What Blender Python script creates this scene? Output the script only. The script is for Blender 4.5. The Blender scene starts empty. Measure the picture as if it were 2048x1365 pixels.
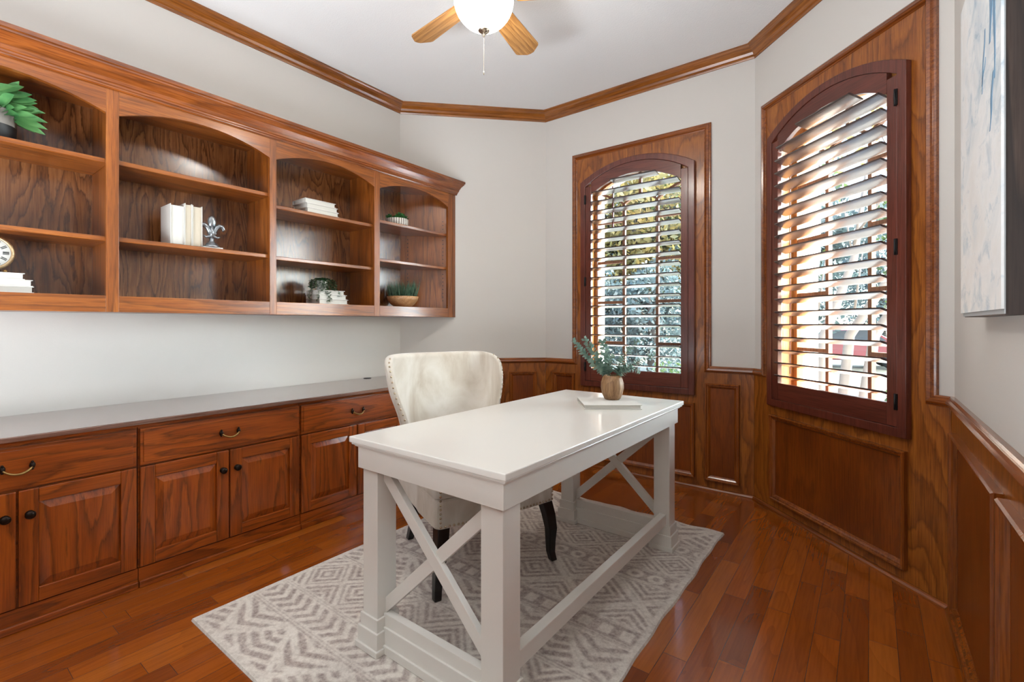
import bpy, bmesh, math, random
import numpy as np
from mathutils import Vector, Matrix
random.seed(7); rng = np.random.RandomState(7)
S = bpy.context.scene
COL = S.collection
PI = math.pi
# ------------------------------------------------------------------ camera, world, sun, lamps, exposure
CAMX, CAMH = 3.16, 1.165
cd = bpy.data.cameras.new('camera'); cam = bpy.data.objects.new('camera', cd); COL.objects.link(cam)
cam.location = (CAMX, 0, CAMH)
cam.rotation_euler = (PI/2, 0, math.radians(37.179))
cd.sensor_width = 36; cd.lens = 946/2048*36
cd.shift_y = -(682.5-648)/2048
cd.clip_start = .05; cd.clip_end = 300
S.camera = cam
S.view_settings.view_transform = 'Standard'; S.view_settings.look = 'None'
S.view_settings.exposure = 0.22; S.view_settings.gamma = 1
SUN_EL, SUN_AZ = 44, 4          # elevation, angle from +x towards +y
W = bpy.data.worlds.new('world'); S.world = W; W.use_nodes = True
wn = W.node_tree; bg = wn.nodes['Background']
sky = wn.nodes.new('ShaderNodeTexSky'); sky.sky_type = 'NISHITA'; sky.sun_disc = False
sky.sun_elevation = math.radians(SUN_EL); sky.sun_rotation = math.radians(90-SUN_AZ)
sky.air_density = 1.0; sky.dust_density = 3.0; sky.ozone_density = 1.0
wn.links.new(sky.outputs[0], bg.inputs[0]); bg.inputs[1].default_value = 2.8
def lamp(name, kind, loc, energy, color=(1,1,1), rot=(0,0,0), **k):
    l = bpy.data.lights.new(name, kind); l.energy = energy; l.color = color
    for a, v in k.items(): setattr(l, a, v)
    o = bpy.data.objects.new(name, l); COL.objects.link(o); o.location = loc; o.rotation_euler = rot
    return o
sd = Vector((math.cos(math.radians(SUN_EL))*math.cos(math.radians(SUN_AZ)), math.cos(math.radians(SUN_EL))*math.sin(math.radians(SUN_AZ)), math.sin(math.radians(SUN_EL))))
sun = lamp('sun', 'SUN', (8, 2, 9), 16.0, (1, .96, .9), angle=math.radians(1.0))
sun.rotation_euler = sd.to_track_quat('Z', 'Y').to_euler()
# added second sun, very wide, to brighten the room through the angled window
gd = Vector((math.cos(math.radians(14))*math.cos(math.radians(48)), math.cos(math.radians(14))*math.sin(math.radians(48)), math.sin(math.radians(14))))
glow = lamp('added_fill_sun', 'SUN', (9, 8, 5), 24.0, (.8, .9, 1), angle=math.radians(45))
glow.rotation_euler = gd.to_track_quat('Z', 'Y').to_euler()
# added fill lamps, unseen behind the camera, to brighten room and ceiling
hl = lamp('added_rear_fill', 'AREA', (1.75, -3.25, 1.5), 4, (.9, .95, 1), size=3.0, size_y=2.3, shape='RECTANGLE')
hl.rotation_euler = (-PI/2, 0, 0)
ul = lamp('added_ceiling_fill', 'AREA', (1.95, -.9, .66), 185, (.87, .935, 1), size=2.2, size_y=.6, shape='RECTANGLE')
ul.rotation_euler = (PI, 0, 0)

# ------------------------------------------------------------------ helpers
class M:
    """collects faces and becomes ONE mesh object"""
    def __init__(s, T=None, obj=None): s.v = []; s.f = []; s.mi = []; s.sm = []; s.T = T; s.obj = obj
    def add(s, vs, fs, mi=0, smooth=False):
        b = len(s.v)
        for p in vs:
            p = Vector(p)
            if s.T is not None: p = s.T @ p
            s.v.append(p)
        for f in fs: s.f.append([b+i for i in f]); s.mi.append(mi); s.sm.append(smooth)
        return s
    def box(s, x0, x1, y0, y1, z0, z1, mi=0):
        vs = [(x, y, z) for x in (x0, x1) for y in (y0, y1) for z in (z0, z1)]
        return s.add(vs, [(0,1,3,2),(4,6,7,5),(0,4,5,1),(2,3,7,6),(0,2,6,4),(1,5,7,3)], mi)
    def prism(s, pts, a, b, axis='z', mi=0, smooth=False):
        """polygon pts extruded between a and b along axis; a or b may be functions of the point"""
        fa = a if callable(a) else (lambda p: a); fb = b if callable(b) else (lambda p: b)
        def mk(p, w): return {'z': (p[0], p[1], w), 'y': (p[0], w, p[1]), 'x': (w, p[0], p[1])}[axis]
        n = len(pts)
        vs = [mk(p, fa(p)) for p in pts]+[mk(p, fb(p)) for p in pts]
        fs = [(i, (i+1) % n, n+(i+1) % n, n+i) for i in range(n)]
        s.add(vs, fs, mi, smooth)
        s.add(vs, [tuple(range(n))[::-1], tuple(range(n, 2*n))], mi)
        return s
    def lathe(s, prof, c=(0,0,0), n=24, mi=0, flute=0, nf=12):
        vs = []; m = len(prof)
        for i in range(n):
            a = 2*PI*i/n
            for (r, z) in prof:
                rr = r*(1-flute*(abs(math.sin(nf*a/2))))
                vs.append((c[0]+rr*math.cos(a), c[1]+rr*math.sin(a), c[2]+z))
        fs = [(i*m+j, ((i+1) % n)*m+j, ((i+1) % n)*m+j+1, i*m+j+1) for i in range(n) for j in range(m-1)]
        return s.add(vs, fs, mi, True)
    def tube(s, pts, r, n=8, mi=0, cap=True):
        pts = [Vector(p) for p in pts]; rs = r if isinstance(r, (list, tuple)) else [r]*len(pts)
        vs = []; ref = None
        for i, p in enumerate(pts):
            t = (pts[min(i+1, len(pts)-1)]-pts[max(i-1, 0)]).normalized()
            if ref is None: ref = Vector((0,0,1)) if abs(t.z) < .9 else Vector((1,0,0))
            a = t.cross(ref).normalized(); b = a.cross(t).normalized(); ref = b
            for k in range(n):
                th = 2*PI*k/n; vs.append(p+(a*math.cos(th)+b*math.sin(th))*rs[i])
        fs = [(i*n+k, i*n+(k+1) % n, (i+1)*n+(k+1) % n, (i+1)*n+k) for i in range(len(pts)-1) for k in range(n)]
        s.add(vs, fs, mi, True)
        if cap: s.add(vs, [tuple(range(n))[::-1], tuple(range((len(pts)-1)*n, len(pts)*n))], mi)
        return s
    def ball(s, c, r, n=10, m=6, mi=0, sz=(1,1,1)):
        vs = []; c = Vector(c)
        for j in range(m+1):
            ph = PI*j/m
            for i in range(n):
                th = 2*PI*i/n
                vs.append(c+Vector((r*sz[0]*math.sin(ph)*math.cos(th), r*sz[1]*math.sin(ph)*math.sin(th), r*sz[2]*math.cos(ph))))
        fs = [(j*n+i, (j+1)*n+i, (j+1)*n+(i+1) % n, j*n+(i+1) % n) for j in range(m) for i in range(n)]
        return s.add(vs, fs, mi, True)
    def sweep(s, path, prof, closed=False, e0=0, e1=0, mi=0):
        """wall-plane moulding: path of (u,z); prof of (a,d): a = in-plane offset to the left of travel, d = depth towards the room (-y)"""
        P = [Vector(p) for p in path]; n = len(P); rings = []
        for i in range(n):
            if closed or 0 < i < n-1:
                t0 = (P[i]-P[i-1]).normalized(); t1 = (P[(i+1) % n]-P[i]).normalized()
            elif i == 0: t0 = t1 = (P[1]-P[0]).normalized()
            else: t0 = t1 = (P[-1]-P[-2]).normalized()
            n0 = Vector((-t0.y, t0.x)); n1 = Vector((-t1.y, t1.x)); mm = (n0+n1)/(1+n0.dot(n1))
            ring = []
            for (a, d) in prof:
                q = P[i]+mm*a
                if not closed and i == 0: q = q+t0*(e0*d)
                if not closed and i == n-1: q = q-t0*(e1*d)
                ring.append((q.x, -d, q.y))
            rings.append(ring)
        m = len(prof); vs = [p for r in rings for p in r]
        rr = range(n) if closed else range(n-1)
        fs = [(i*m+j, i*m+j+1, ((i+1) % n)*m+j+1, ((i+1) % n)*m+j) for i in rr for j in range(m-1)]
        s.add(vs, fs, mi)
        if not closed: s.add(vs, [tuple(range(m))[::-1], tuple(range((n-1)*m, n*m))], mi)
        return s
    def build(s, name, mats, parent=None, bevel=0, loc=None):
        me = bpy.data.meshes.new(name); me.from_pydata([tuple(v) for v in s.v], [], s.f)
        if not isinstance(mats, (list, tuple)): mats = [mats]
        for m in mats: me.materials.append(m)
        me.polygons.foreach_set('material_index', s.mi); me.polygons.foreach_set('use_smooth', s.sm)
        bm = bmesh.new(); bm.from_mesh(me)
        bmesh.ops.remove_doubles(bm, verts=bm.verts, dist=1e-5)
        bmesh.ops.recalc_face_normals(bm, faces=bm.faces); bm.to_mesh(me); bm.free()
        me.validate()
        o = bpy.data.objects.new(name, me); COL.objects.link(o)
        if parent is not None: o.parent = parent
        if loc is not None: o.location = loc
        if s.obj is not None: o.matrix_world = s.obj
        if bevel:
            b = o.modifiers.new('bevel', 'BEVEL'); b.width = bevel; b.segments = 2; b.limit_method = 'ANGLE'; b.angle_limit = .6
        return o
def tag(o, label, cat, group=None, kind=None):
    if label: o['label'] = label
    if cat: o['category'] = cat
    if group: o['group'] = group
    if kind: o['kind'] = kind
    return o
def thing(name, label, cat, loc=(0,0,0), rz=0, group=None):
    o = bpy.data.objects.new(name, None); COL.objects.link(o); o.location = loc; o.rotation_euler = (0,0,rz)
    o.empty_display_size = .05
    return tag(o, label, cat, group)
def struct(o): o['kind'] = 'structure'; return o
def children(o): return [c for c in bpy.data.objects if c.parent == o]
def copy_tree(o, parent=None):
    c = o.copy(); COL.objects.link(c)
    if parent is not None: c.parent = parent
    for ch in children(o): copy_tree(ch, c)
    return c
def frame(ox, oy, ux, uy):
    """local (u, y=outwards, z) -> world; room lies at local -y"""
    return Matrix(((ux, -uy, 0, ox), (uy, ux, 0, oy), (0, 0, 1, 0), (0, 0, 0, 1)))

# ------------------------------------------------------------------ materials
def srgb(h):
    if isinstance(h, str): h = [int(h[i:i+2], 16)/255 for i in (0, 2, 4)]
    return tuple((c/12.92 if c <= .04045 else ((c+.055)/1.055)**2.4) for c in h)+(1,)
def newmat(name):
    m = bpy.data.materials.new(name); m.use_nodes = True
    return m, m.node_tree, m.node_tree.nodes['Principled BSDF']
def node(t, kind, **k):
    n = t.nodes.new(kind)
    for a, v in k.items():
        if a == 'inp':
            for i, val in v.items(): n.inputs[i].default_value = val
        else: setattr(n, a, v)
    return n
def math_(t, op, a, b=None, c=None):
    n = t.nodes.new('ShaderNodeMath'); n.operation = op
    for i, v in enumerate((a, b, c)):
        if v is None: continue
        if isinstance(v, (int, float)): n.inputs[i].default_value = v
        else: t.links.new(v, n.inputs[i])
    return n.outputs[0]
def ramp(t, fac, stops, interp='LINEAR'):
    r = t.nodes.new('ShaderNodeValToRGB'); r.color_ramp.interpolation = interp
    e = r.color_ramp.elements
    while len(e) < len(stops): e.new(.5)
    for i, (p, c) in enumerate(stops): e[i].position = p; e[i].color = c if len(c) == 4 else tuple(c)+(1,)
    t.links.new(fac, r.inputs[0]); return r.outputs[0]
def mixc(t, fac, a, b, mode='MIX'):
    n = t.nodes.new('ShaderNodeMix'); n.data_type = 'RGBA'; n.blend_type = mode
    for i, v in ((0, fac), (6, a), (7, b)):
        if isinstance(v, (int, float, tuple)): n.inputs[i].default_value = v
        else: t.links.new(v, n.inputs[i])
    return n.outputs[2]
def simple(name, col, rough=.5, metal=0, noise=0, scale=20, bump=0, coat=0, spec=.5):
    m, t, b = newmat(name)
    b.inputs['Roughness'].default_value = rough; b.inputs['Metallic'].default_value = metal
    b.inputs['Coat Weight'].default_value = coat; b.inputs['Coat Roughness'].default_value = .1
    b.inputs['Specular IOR Level'].default_value = spec
    tc = node(t, 'ShaderNodeTexCoord'); n = node(t, 'ShaderNodeTexNoise', inp={'Scale': scale, 'Detail': 4.0})
    t.links.new(tc.outputs['Object'], n.inputs['Vector'])
    c = srgb(col); d = tuple(x*(1-noise) for x in c[:3])+(1,)
    t.links.new(mixc(t, n.outputs[0], d, c), b.inputs['Base Color'])
    if bump:
        bp = node(t, 'ShaderNodeBump', inp={'Strength': bump, 'Distance': .002}); t.links.new(n.outputs[0], bp.inputs['Height'])
        t.links.new(bp.outputs[0], b.inputs['Normal'])
    return m
def wood(name, axis, dark, mid, light, rings=9, scale=2.2, stretch=.09, rough=.32, coat=.35, contrast=1.0, coord='Object', fine=1.0, rand=True):
    """stained ring-porous timber: contour lines of a stretched noise give the cathedral figure, plus fine pores along the grain"""
    m, t, b = newmat(name)
    tc = node(t, 'ShaderNodeTexCoord'); oi = node(t, 'ShaderNodeObjectInfo')
    off = node(t, 'ShaderNodeVectorMath', operation='SCALE'); off.inputs[0].default_value = (7.3, 5.1, 9.7)
    t.links.new(oi.outputs['Random'], off.inputs['Scale'])
    ad = node(t, 'ShaderNodeVectorMath', operation='ADD'); t.links.new(tc.outputs[coord], ad.inputs[0])
    if rand: t.links.new(off.outputs[0], ad.inputs[1])
    sc = {'x': (stretch, 1, 1), 'y': (1, stretch, 1), 'z': (1, 1, stretch)}[axis]
    mp = node(t, 'ShaderNodeMapping'); mp.inputs['Scale'].default_value = sc; t.links.new(ad.outputs[0], mp.inputs[0])
    n1 = node(t, 'ShaderNodeTexNoise', inp={'Scale': scale, 'Detail': 1.5, 'Roughness': .45, 'Distortion': .15}); t.links.new(mp.outputs[0], n1.inputs['Vector'])
    wob = node(t, 'ShaderNodeTexNoise', inp={'Scale': scale*14, 'Detail': 2.0}); t.links.new(mp.outputs[0], wob.inputs['Vector'])
    v = math_(t, 'MULTIPLY_ADD', n1.outputs[0], rings*3.2, math_(t, 'MULTIPLY', wob.outputs[0], .55))
    fr = math_(t, 'FRACT', v)
    f2 = node(t, 'ShaderNodeTexNoise', inp={'Scale': 170.0, 'Detail': 3.0, 'Roughness': .7})
    sc2 = tuple(.035 if s != 1 else 1 for s in sc)
    mp2 = node(t, 'ShaderNodeMapping'); mp2.inputs['Scale'].default_value = sc2; t.links.new(ad.outputs[0], mp2.inputs[0]); t.links.new(mp2.outputs[0], f2.inputs['Vector'])
    D, Mi, L = srgb(dark), srgb(mid), srgb(light)
    c1 = ramp(t, fr, [(0, D), (.16, mixt(D, Mi, .55)), (.45, Mi), (.85, L), (1, mixt(D, Mi, .3))])
    c0 = ramp(t, n1.outputs[0], [(.3, mixt(D, Mi, .6)), (.7, L)])
    col = mixc(t, contrast, c0, c1) if contrast < 1 else c1
    pores = ramp(t, f2.outputs[0], [(.36, (.62, .55, .5, 1)), (.56, (1, 1, 1, 1))])
    col = mixc(t, fine, col, pores, 'MULTIPLY')
    lo = node(t, 'ShaderNodeTexNoise', inp={'Scale': 1.3, 'Detail': 2.0}); t.links.new(ad.outputs[0], lo.inputs['Vector'])
    col = mixc(t, .6, col, ramp(t, lo.outputs[0], [(.3, (.78, .74, .72, 1)), (.7, (1.12, 1.1, 1.08, 1))]), 'MULTIPLY')
    t.links.new(col, b.inputs['Base Color'])
    b.inputs['Roughness'].default_value = rough; b.inputs['Coat Weight'].default_value = coat; b.inputs['Coat Roughness'].default_value = .16
    bp = node(t, 'ShaderNodeBump', inp={'Strength': .12, 'Distance': .001}); t.links.new(f2.outputs[0], bp.inputs['Height']); t.links.new(bp.outputs[0], b.inputs['Normal'])
    return m
def mixt(a, b, f): return tuple(x*(1-f)+y*f for x, y in zip(a, b))

OAK = dict(dark='66340e', mid='98541a', light='a46024')
wood_z = wood('oak_vertical', 'z', **OAK, rings=3, scale=5, stretch=.07, contrast=.7)
wood_y = wood('oak_along_wall', 'y', **OAK, rings=3, scale=5, stretch=.07, contrast=.7)
back_wood = wood('oak_veneer_back', 'z', '4a2a14', '80502b', '8c5b33', rings=3.2, scale=9, stretch=.2, rough=.26, coat=.5, contrast=.9)
DK = dict(dark='592604', mid='92430b', light='9f4e10')
door_z = wood('dark_oak_vertical', 'z', **DK, rings=3, scale=8, stretch=.12, contrast=.8, coat=.2, fine=.7)
door_y = wood('dark_oak_horizontal', 'y', **DK, rings=3, scale=8, stretch=.12, contrast=.8, coat=.2, fine=.7)
PN = dict(dark='6e380e', mid='99571b', light='a66322')
panel_z = wood('panelling_vertical', 'z', **PN, rings=4, scale=3.6, stretch=.3, contrast=.8)
field_z = wood('panel_field', 'z', '5c2806', '7c3b0a', '88450f', rings=2, scale=3.6, stretch=.2, contrast=.5)
MO = dict(dark='5a2c0c', mid='8c4a18', light='98541e')
mould_z = wood('moulding', 'z', **MO, rings=3, scale=5, rough=.24, coat=.6, contrast=.4)
mould_x = wood('moulding_level', 'x', **MO, rings=3, scale=5, rough=.24, coat=.6, contrast=.4)
crown_m = wood('crown_oak', 'x', '66380c', '9a5a1e', 'a66628', rings=3, scale=5, rough=.24, coat=.6, contrast=.5)
RB = dict(dark='4c2116', mid='683124', light='70382a')
shut_z = wood('shutter_redwood', 'z', **RB, rings=3, scale=5, rough=.3, coat=.4, contrast=.5)
shut_x = wood('shutter_redwood_level', 'x', **RB, rings=3, scale=5, rough=.3, coat=.4, contrast=.5)
louv_m = wood('louver_redwood', 'x', '2e2422', '3f322e', '453733', rings=3, scale=5, rough=.35, coat=1.0, contrast=.4)
for n_ in louv_m.node_tree.nodes:
    if n_.type == 'BSDF_PRINCIPLED': n_.inputs['Coat IOR'].default_value = 2.1; n_.inputs['Coat Roughness'].default_value = .2
jamb_m = wood('light_jamb', 'z', '965f32', 'b07840', 'bb864e', rings=3, contrast=.5, coat=.1)
munt_m = wood('muntin_wood', 'z', '6f4a34', '875f45', '93694d', rings=3, contrast=.4, coat=.0, rough=.6)
blade_m = wood('fan_blade_oak', 'x', '9c6a34', 'bd8a4c', 'cc9a5c', rings=9, scale=3, stretch=.1, contrast=.85, coat=.3)
top_m = wood('counter_top_wood', 'y', '5a3a30', '7c5a4c', '8a685a', rings=3, rough=.2, coat=1.0, contrast=.6)
for n_ in top_m.node_tree.nodes:
    if n_.type == 'BSDF_PRINCIPLED': n_.inputs['Coat IOR'].default_value = 1.8
bowl_wood = wood('pale_bowl_wood', 'x', 'b98a5c', 'cfa274', 'dab184', rings=4, scale=6, contrast=.7, coat=.1, stretch=.4)
vase_wood = wood('brown_vase_wood', 'z', '7a5a3c', '94714c', 'a37f58', rings=3, scale=9, stretch=.25, contrast=.6, coat=.0, rough=.55)
wenge = wood('dark_wenge', 'z', '1e1512', '352822', '43342c', rings=14, scale=5, stretch=.03, contrast=.9, coat=.1, rough=.5)
paint = simple('wall_paint', 'cfcbc5', .75, noise=.03, scale=180, bump=.12)
ceil_m = simple('ceiling_paint', 'e9e9e8', .9, noise=.04, scale=110, bump=.55)
white_lac = simple('white_lacquer', 'dedad2', .3, noise=.02, scale=6, coat=.35)
velvet = None
black_leg = simple('black_lacquer', '0c0a0a', .3, noise=.1)
bronze = simple('dark_bronze', '2c211a', .35, .8, noise=.3, scale=60)
brass = simple('aged_brass', '9a7a4a', .35, .9, noise=.2, scale=60)
silver = simple('antique_silver', 'a9aeb2', .28, .9, noise=.6, scale=45)
nail_m = simple('nailhead_silver', 'b9a78f', .25, .9)
nickel = simple('brushed_nickel', 'b0a390', .25, .9)
book_white = simple('book_cloth_white', 'd6d3cc', .6, noise=.03)
page_m = simple('book_pages', 'c4b9a6', .8, noise=.12, scale=300)
page_w = simple('book_pages_white', 'cfccc4', .8, noise=.06, scale=300)
black_hole = simple('black_plastic', '0b0b0c', .5)
concrete = simple('grey_stoneware', '8f8982', .8, noise=.25, scale=60, bump=.2)
charcoal = simple('charcoal_glaze', '1d1e20', .45, noise=.5, scale=40)
potwhite = simple('white_ceramic', 'e4e2de', .4)
soil = simple('soil', '2a2019', .95, noise=.5)
def leafmat(name, a, b_, rough=.5, scale=25, trans=.0):
    m, t, b = newmat(name)
    tc = node(t, 'ShaderNodeTexCoord'); n = node(t, 'ShaderNodeTexNoise', inp={'Scale': float(scale), 'Detail': 3.0}); t.links.new(tc.outputs['Object'], n.inputs['Vector'])
    t.links.new(ramp(t, n.outputs[0], [(.32, srgb(a)), (.68, srgb(b_))]), b.inputs['Base Color']); b.inputs['Roughness'].default_value = rough
    if trans:
        tr = node(t, 'ShaderNodeBsdfTranslucent'); tr.inputs[0].default_value = srgb(b_); mx = node(t, 'ShaderNodeMixShader'); mx.inputs[0].default_value = trans
        out = t.nodes['Material Output']; t.links.new(b.outputs[0], mx.inputs[1]); t.links.new(tr.outputs[0], mx.inputs[2]); t.links.new(mx.outputs[0], out.inputs[0])
    return m
leaf_big = leafmat('broad_leaf', '2f6a3c', '6aa060', .4, 12, .15)
leaf_euc = leafmat('eucalyptus_leaf', '58776a', '9cb3a4', .55, 30, .15)
leaf_grass = leafmat('grass_blade', '22452c', '6c8a72', .5, 40, .1)
leaf_trail = leafmat('trailing_leaf', '1c3d24', '3f6b3a', .5, 60)
leaf_succ = leafmat('succulent_leaf', '0f3a1c', '3f8a3a', .45, 30)
stem_m = simple('stem', '5f6b4a', .6)
tree_leaf = leafmat('tree_foliage', '1d2b1a', '58683c', .6, .9, .45)
tree_leaf2 = leafmat('tree_foliage_blue', '222e33', '4a5a5b', .6, .9, .4)
tree_leaf3 = leafmat('tree_foliage_gold', '3c4723', '78693f', .6, .8, .5)
hedge_m = leafmat('hedge_foliage', '1a2c18', '4c5f34', .6, 5, .25)
bark = simple('grey_bark', '3a3430', .9, noise=.5, scale=12, bump=.6)
myrtle = simple('pale_myrtle_bark', '6f645a', .7, noise=.35, scale=7)
lawn_m = simple('lawn_grass', '5c5a48', .95, noise=.5, scale=3)
brick_o = None
m, t, b = newmat('painted_brick'); brick_o = m
tc = node(t, 'ShaderNodeTexCoord'); bt = node(t, 'ShaderNodeTexBrick', inp={'Scale': 1.0, 'Mortar Size': .006, 'Brick Width': .2, 'Row Height': .075})
sep = node(t, 'ShaderNodeSeparateXYZ'); t.links.new(tc.outputs['Object'], sep.inputs[0])
cmb = node(t, 'ShaderNodeCombineXYZ'); t.links.new(math_(t, 'ADD', sep.outputs[0], sep.outputs[1]), cmb.inputs[0]); t.links.new(sep.outputs[2], cmb.inputs[1])
t.links.new(cmb.outputs[0], bt.inputs['Vector']); bt.inputs['Color1'].default_value = srgb('e8e2da'); bt.inputs['Color2'].default_value = srgb('d8cdc2'); bt.inputs['Mortar'].default_value = srgb('cfc8c0')
t.links.new(bt.outputs[0], b.inputs['Base Color']); b.inputs['Roughness'].default_value = .85
# glass
glass, t, b = newmat('window_glass')
b.inputs['Roughness'].default_value = 0; b.inputs['Base Color'].default_value = (1, 1, 1, 1)
gl = node(t, 'ShaderNodeBsdfGlossy'); gl.inputs['Roughness'].default_value = .02; tr = node(t, 'ShaderNodeBsdfTransparent'); tr.inputs[0].default_value = (.93, .96, .95, 1)
fr = node(t, 'ShaderNodeFresnel'); fr.inputs[0].default_value = 1.45; mx = node(t, 'ShaderNodeMixShader')
geo = node(t, 'ShaderNodeNewGeometry'); t.links.new(math_(t, 'MULTIPLY', fr.outputs[0], math_(t, 'SUBTRACT', 1.0, geo.outputs['Backfacing'])), mx.inputs[0]); t.links.new(tr.outputs[0], mx.inputs[1]); t.links.new(gl.outputs[0], mx.inputs[2]); t.links.new(mx.outputs[0], t.nodes['Material Output'].inputs[0])
# velvet
velvet, t, b = newmat('cream_velvet')
tc = node(t, 'ShaderNodeTexCoord'); mp = node(t, 'ShaderNodeMapping'); mp.inputs['Scale'].default_value = (1, 1, .45); mp.inputs['Rotation'].default_value = (.3, .6, .2)
t.links.new(tc.outputs['Object'], mp.inputs[0]); n = node(t, 'ShaderNodeTexNoise', inp={'Scale': 4.5, 'Detail': 5.0, 'Distortion': 1.6, 'Roughness': .55}); t.links.new(mp.outputs[0], n.inputs['Vector'])
t.links.new(ramp(t, n.outputs[0], [(.35, srgb('b8ab9a')), (.52, srgb('cbc2b4')), (.68, srgb('d6cfc4'))]), b.inputs['Base Color'])
b.inputs['Roughness'].default_value = .8; b.inputs['Sheen Weight'].default_value = .6; b.inputs['Sheen Roughness'].default_value = .4; b.inputs['Sheen Tint'].default_value = (1, .98, .95, 1)
# lamp globe
globe_m, t, b = newmat('lit_ribbed_glass')
tc = node(t, 'ShaderNodeTexCoord'); sep = node(t, 'ShaderNodeSeparateXYZ'); t.links.new(tc.outputs['Object'], sep.inputs[0])
ang = math_(t, 'ARCTAN2', sep.outputs[1], sep.outputs[0]); rb = math_(t, 'MULTIPLY_ADD', math_(t, 'SINE', math_(t, 'MULTIPLY', ang, 44.0)), .12, .9)
hz = ramp(t, math_(t, 'MULTIPLY_ADD', sep.outputs[2], 6.0, .75), [(0, (1, 1, 1, 1)), (.5, (.55, .55, .55, 1)), (.8, (.03, .03, .03, 1)), (1, (.014, .014, .014, 1))])
b.inputs['Emission Color'].default_value = (1, .95, .87, 1)
t.links.new(math_(t, 'MULTIPLY', math_(t, 'MULTIPLY', rb, hz), 62.0), b.inputs['Emission Strength']); b.inputs['Base Color'].default_value = (.95, .94, .9, 1); b.inputs['Roughness'].default_value = .2
# floor
floor_m, t, b = newmat('hickory_floor')
tc = node(t, 'ShaderNodeTexCoord'); sep = node(t, 'ShaderNodeSeparateXYZ'); t.links.new(tc.outputs['Object'], sep.inputs[0])
cmb = node(t, 'ShaderNodeCombineXYZ'); t.links.new(sep.outputs[1], cmb.inputs[0]); t.links.new(sep.outputs[0], cmb.inputs[1])
bt = node(t, 'ShaderNodeTexBrick', inp={'Scale': 1.0, 'Mortar Size': .0011, 'Mortar Smooth': .1, 'Brick Width': .83, 'Row Height': .083, 'Bias': 0.0})
bt.offset = .37; bt.offset_frequency = 2; bt.squash = .7; bt.squash_frequency = 3
bt.inputs['Color1'].default_value = (0, 0, 0, 1); bt.inputs['Color2'].default_value = (1, 1, 1, 1); bt.inputs['Mortar'].default_value = (.5, .5, .5, 1)
t.links.new(cmb.outputs[0], bt.inputs['Vector'])
sp = node(t, 'ShaderNodeSeparateColor'); t.links.new(bt.outputs[0], sp.inputs[0]); rnd = sp.outputs[0]
row = math_(t, 'FLOOR', math_(t, 'DIVIDE', sep.outputs[0], .083))
z = math_(t, 'MULTIPLY_ADD', rnd, 37.0, math_(t, 'MULTIPLY', row, 3.17))
c3 = node(t, 'ShaderNodeCombineXYZ'); t.links.new(sep.outputs[0], c3.inputs[0]); t.links.new(math_(t, 'MULTIPLY', sep.outputs[1], .22), c3.inputs[1]); t.links.new(z, c3.inputs[2])
n1 = node(t, 'ShaderNodeTexNoise', inp={'Scale': 5.0, 'Detail': 1.5, 'Distortion': .3}); t.links.new(c3.outputs[0], n1.inputs['Vector'])
frc = math_(t, 'FRACT', math_(t, 'MULTIPLY', n1.outputs[0], 7.0))
c4 = node(t, 'ShaderNodeCombineXYZ'); t.links.new(sep.outputs[0], c4.inputs[0]); t.links.new(math_(t, 'MULTIPLY', sep.outputs[1], .05), c4.inputs[1]); t.links.new(z, c4.inputs[2])
n2 = node(t, 'ShaderNodeTexNoise', inp={'Scale': 120.0, 'Detail': 3.0}); t.links.new(c4.outputs[0], n2.inputs['Vector'])
base = ramp(t, rnd, [(0, srgb('78380e')), (.3, srgb('8e450c')), (.7, srgb('984d12')), (1, srgb('a85d1c'))])
base = mixc(t, .55, base, ramp(t, frc, [(0, (.76, .7, .66, 1)), (.12, (.9, .87, .85, 1)), (.5, (1, 1, 1, 1)), (1, (1.08, 1.06, 1.03, 1))]), 'MULTIPLY')
base = mixc(t, .8, base, ramp(t, n2.outputs[0], [(.35, (.82, .79, .77, 1)), (.6, (1, 1, 1, 1))]), 'MULTIPLY')
base = mixc(t, bt.outputs['Fac'], base, srgb('5a3018'))
t.links.new(base, b.inputs['Base Color']); b.inputs['Roughness'].default_value = .24; b.inputs['Coat Weight'].default_value = .8; b.inputs['Coat Roughness'].default_value = .1
bp = node(t, 'ShaderNodeBump', inp={'Strength': .5, 'Distance': .0015}); bp.invert = True
t.links.new(math_(t, 'MULTIPLY_ADD', n1.outputs[0], -.25, bt.outputs['Fac']), bp.inputs['Height']); t.links.new(bp.outputs[0], b.inputs['Normal'])

# ------------------------------------------------------------------ room shell
YC, YB, XR, YR = 2.606, 3.49, 3.43, -.75
CZ = 3.01
XA, XB = .884, 2.546             # ends of the far wall
LW = math.hypot(XA, YB-YC)
plan = [(0, YR), (0, YC), (XA, YB), (XB, YB), (XR, YC), (XR, YR)]
def hull(off):
    return [(-off, YR-off), (-off, YC+off*.414), (XA-off*.414, YB+off), (XB+off*.414, YB+off), (XR+off, YC+off*.414), (XR+off, YR-off)]
struct(M().prism([(-.3, -3.4), (-.3, YC+.12), (XA-.12, YB+.3), (XB+.12, YB+.3), (XR+.3, YC+.12), (XR+.3, -3.4)], -.12, 0).build('floor', floor_m))
struct(M().prism([(-.5, -3.4), (-.5, YC+.25), (XA-.25, YB+.6), (XB+.25, YB+.6), (XR+.5, YC+.25), (XR+.5, -3.4)], CZ, CZ+.15).build('ceiling', ceil_m))
T_A = frame(0, YC, .70710678, .70710678)      # angled wall at the left, u from the left-wall corner
T_B = frame(0, YB, 1, 0)                      # far wall, u = world x
T_C = frame(XB, YB, .70710678, -.70710678)    # angled wall at the right
T_R = Matrix(((0, 1, 0, XR), (-1, 0, 0, YC), (0, 0, 1, 0), (0, 0, 0, 1)))  # right wall, u runs towards the camera
WT = .14
struct(M().box(-WT, 0, YR, YC+.05, 0, CZ).build('wall_left', paint))
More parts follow.
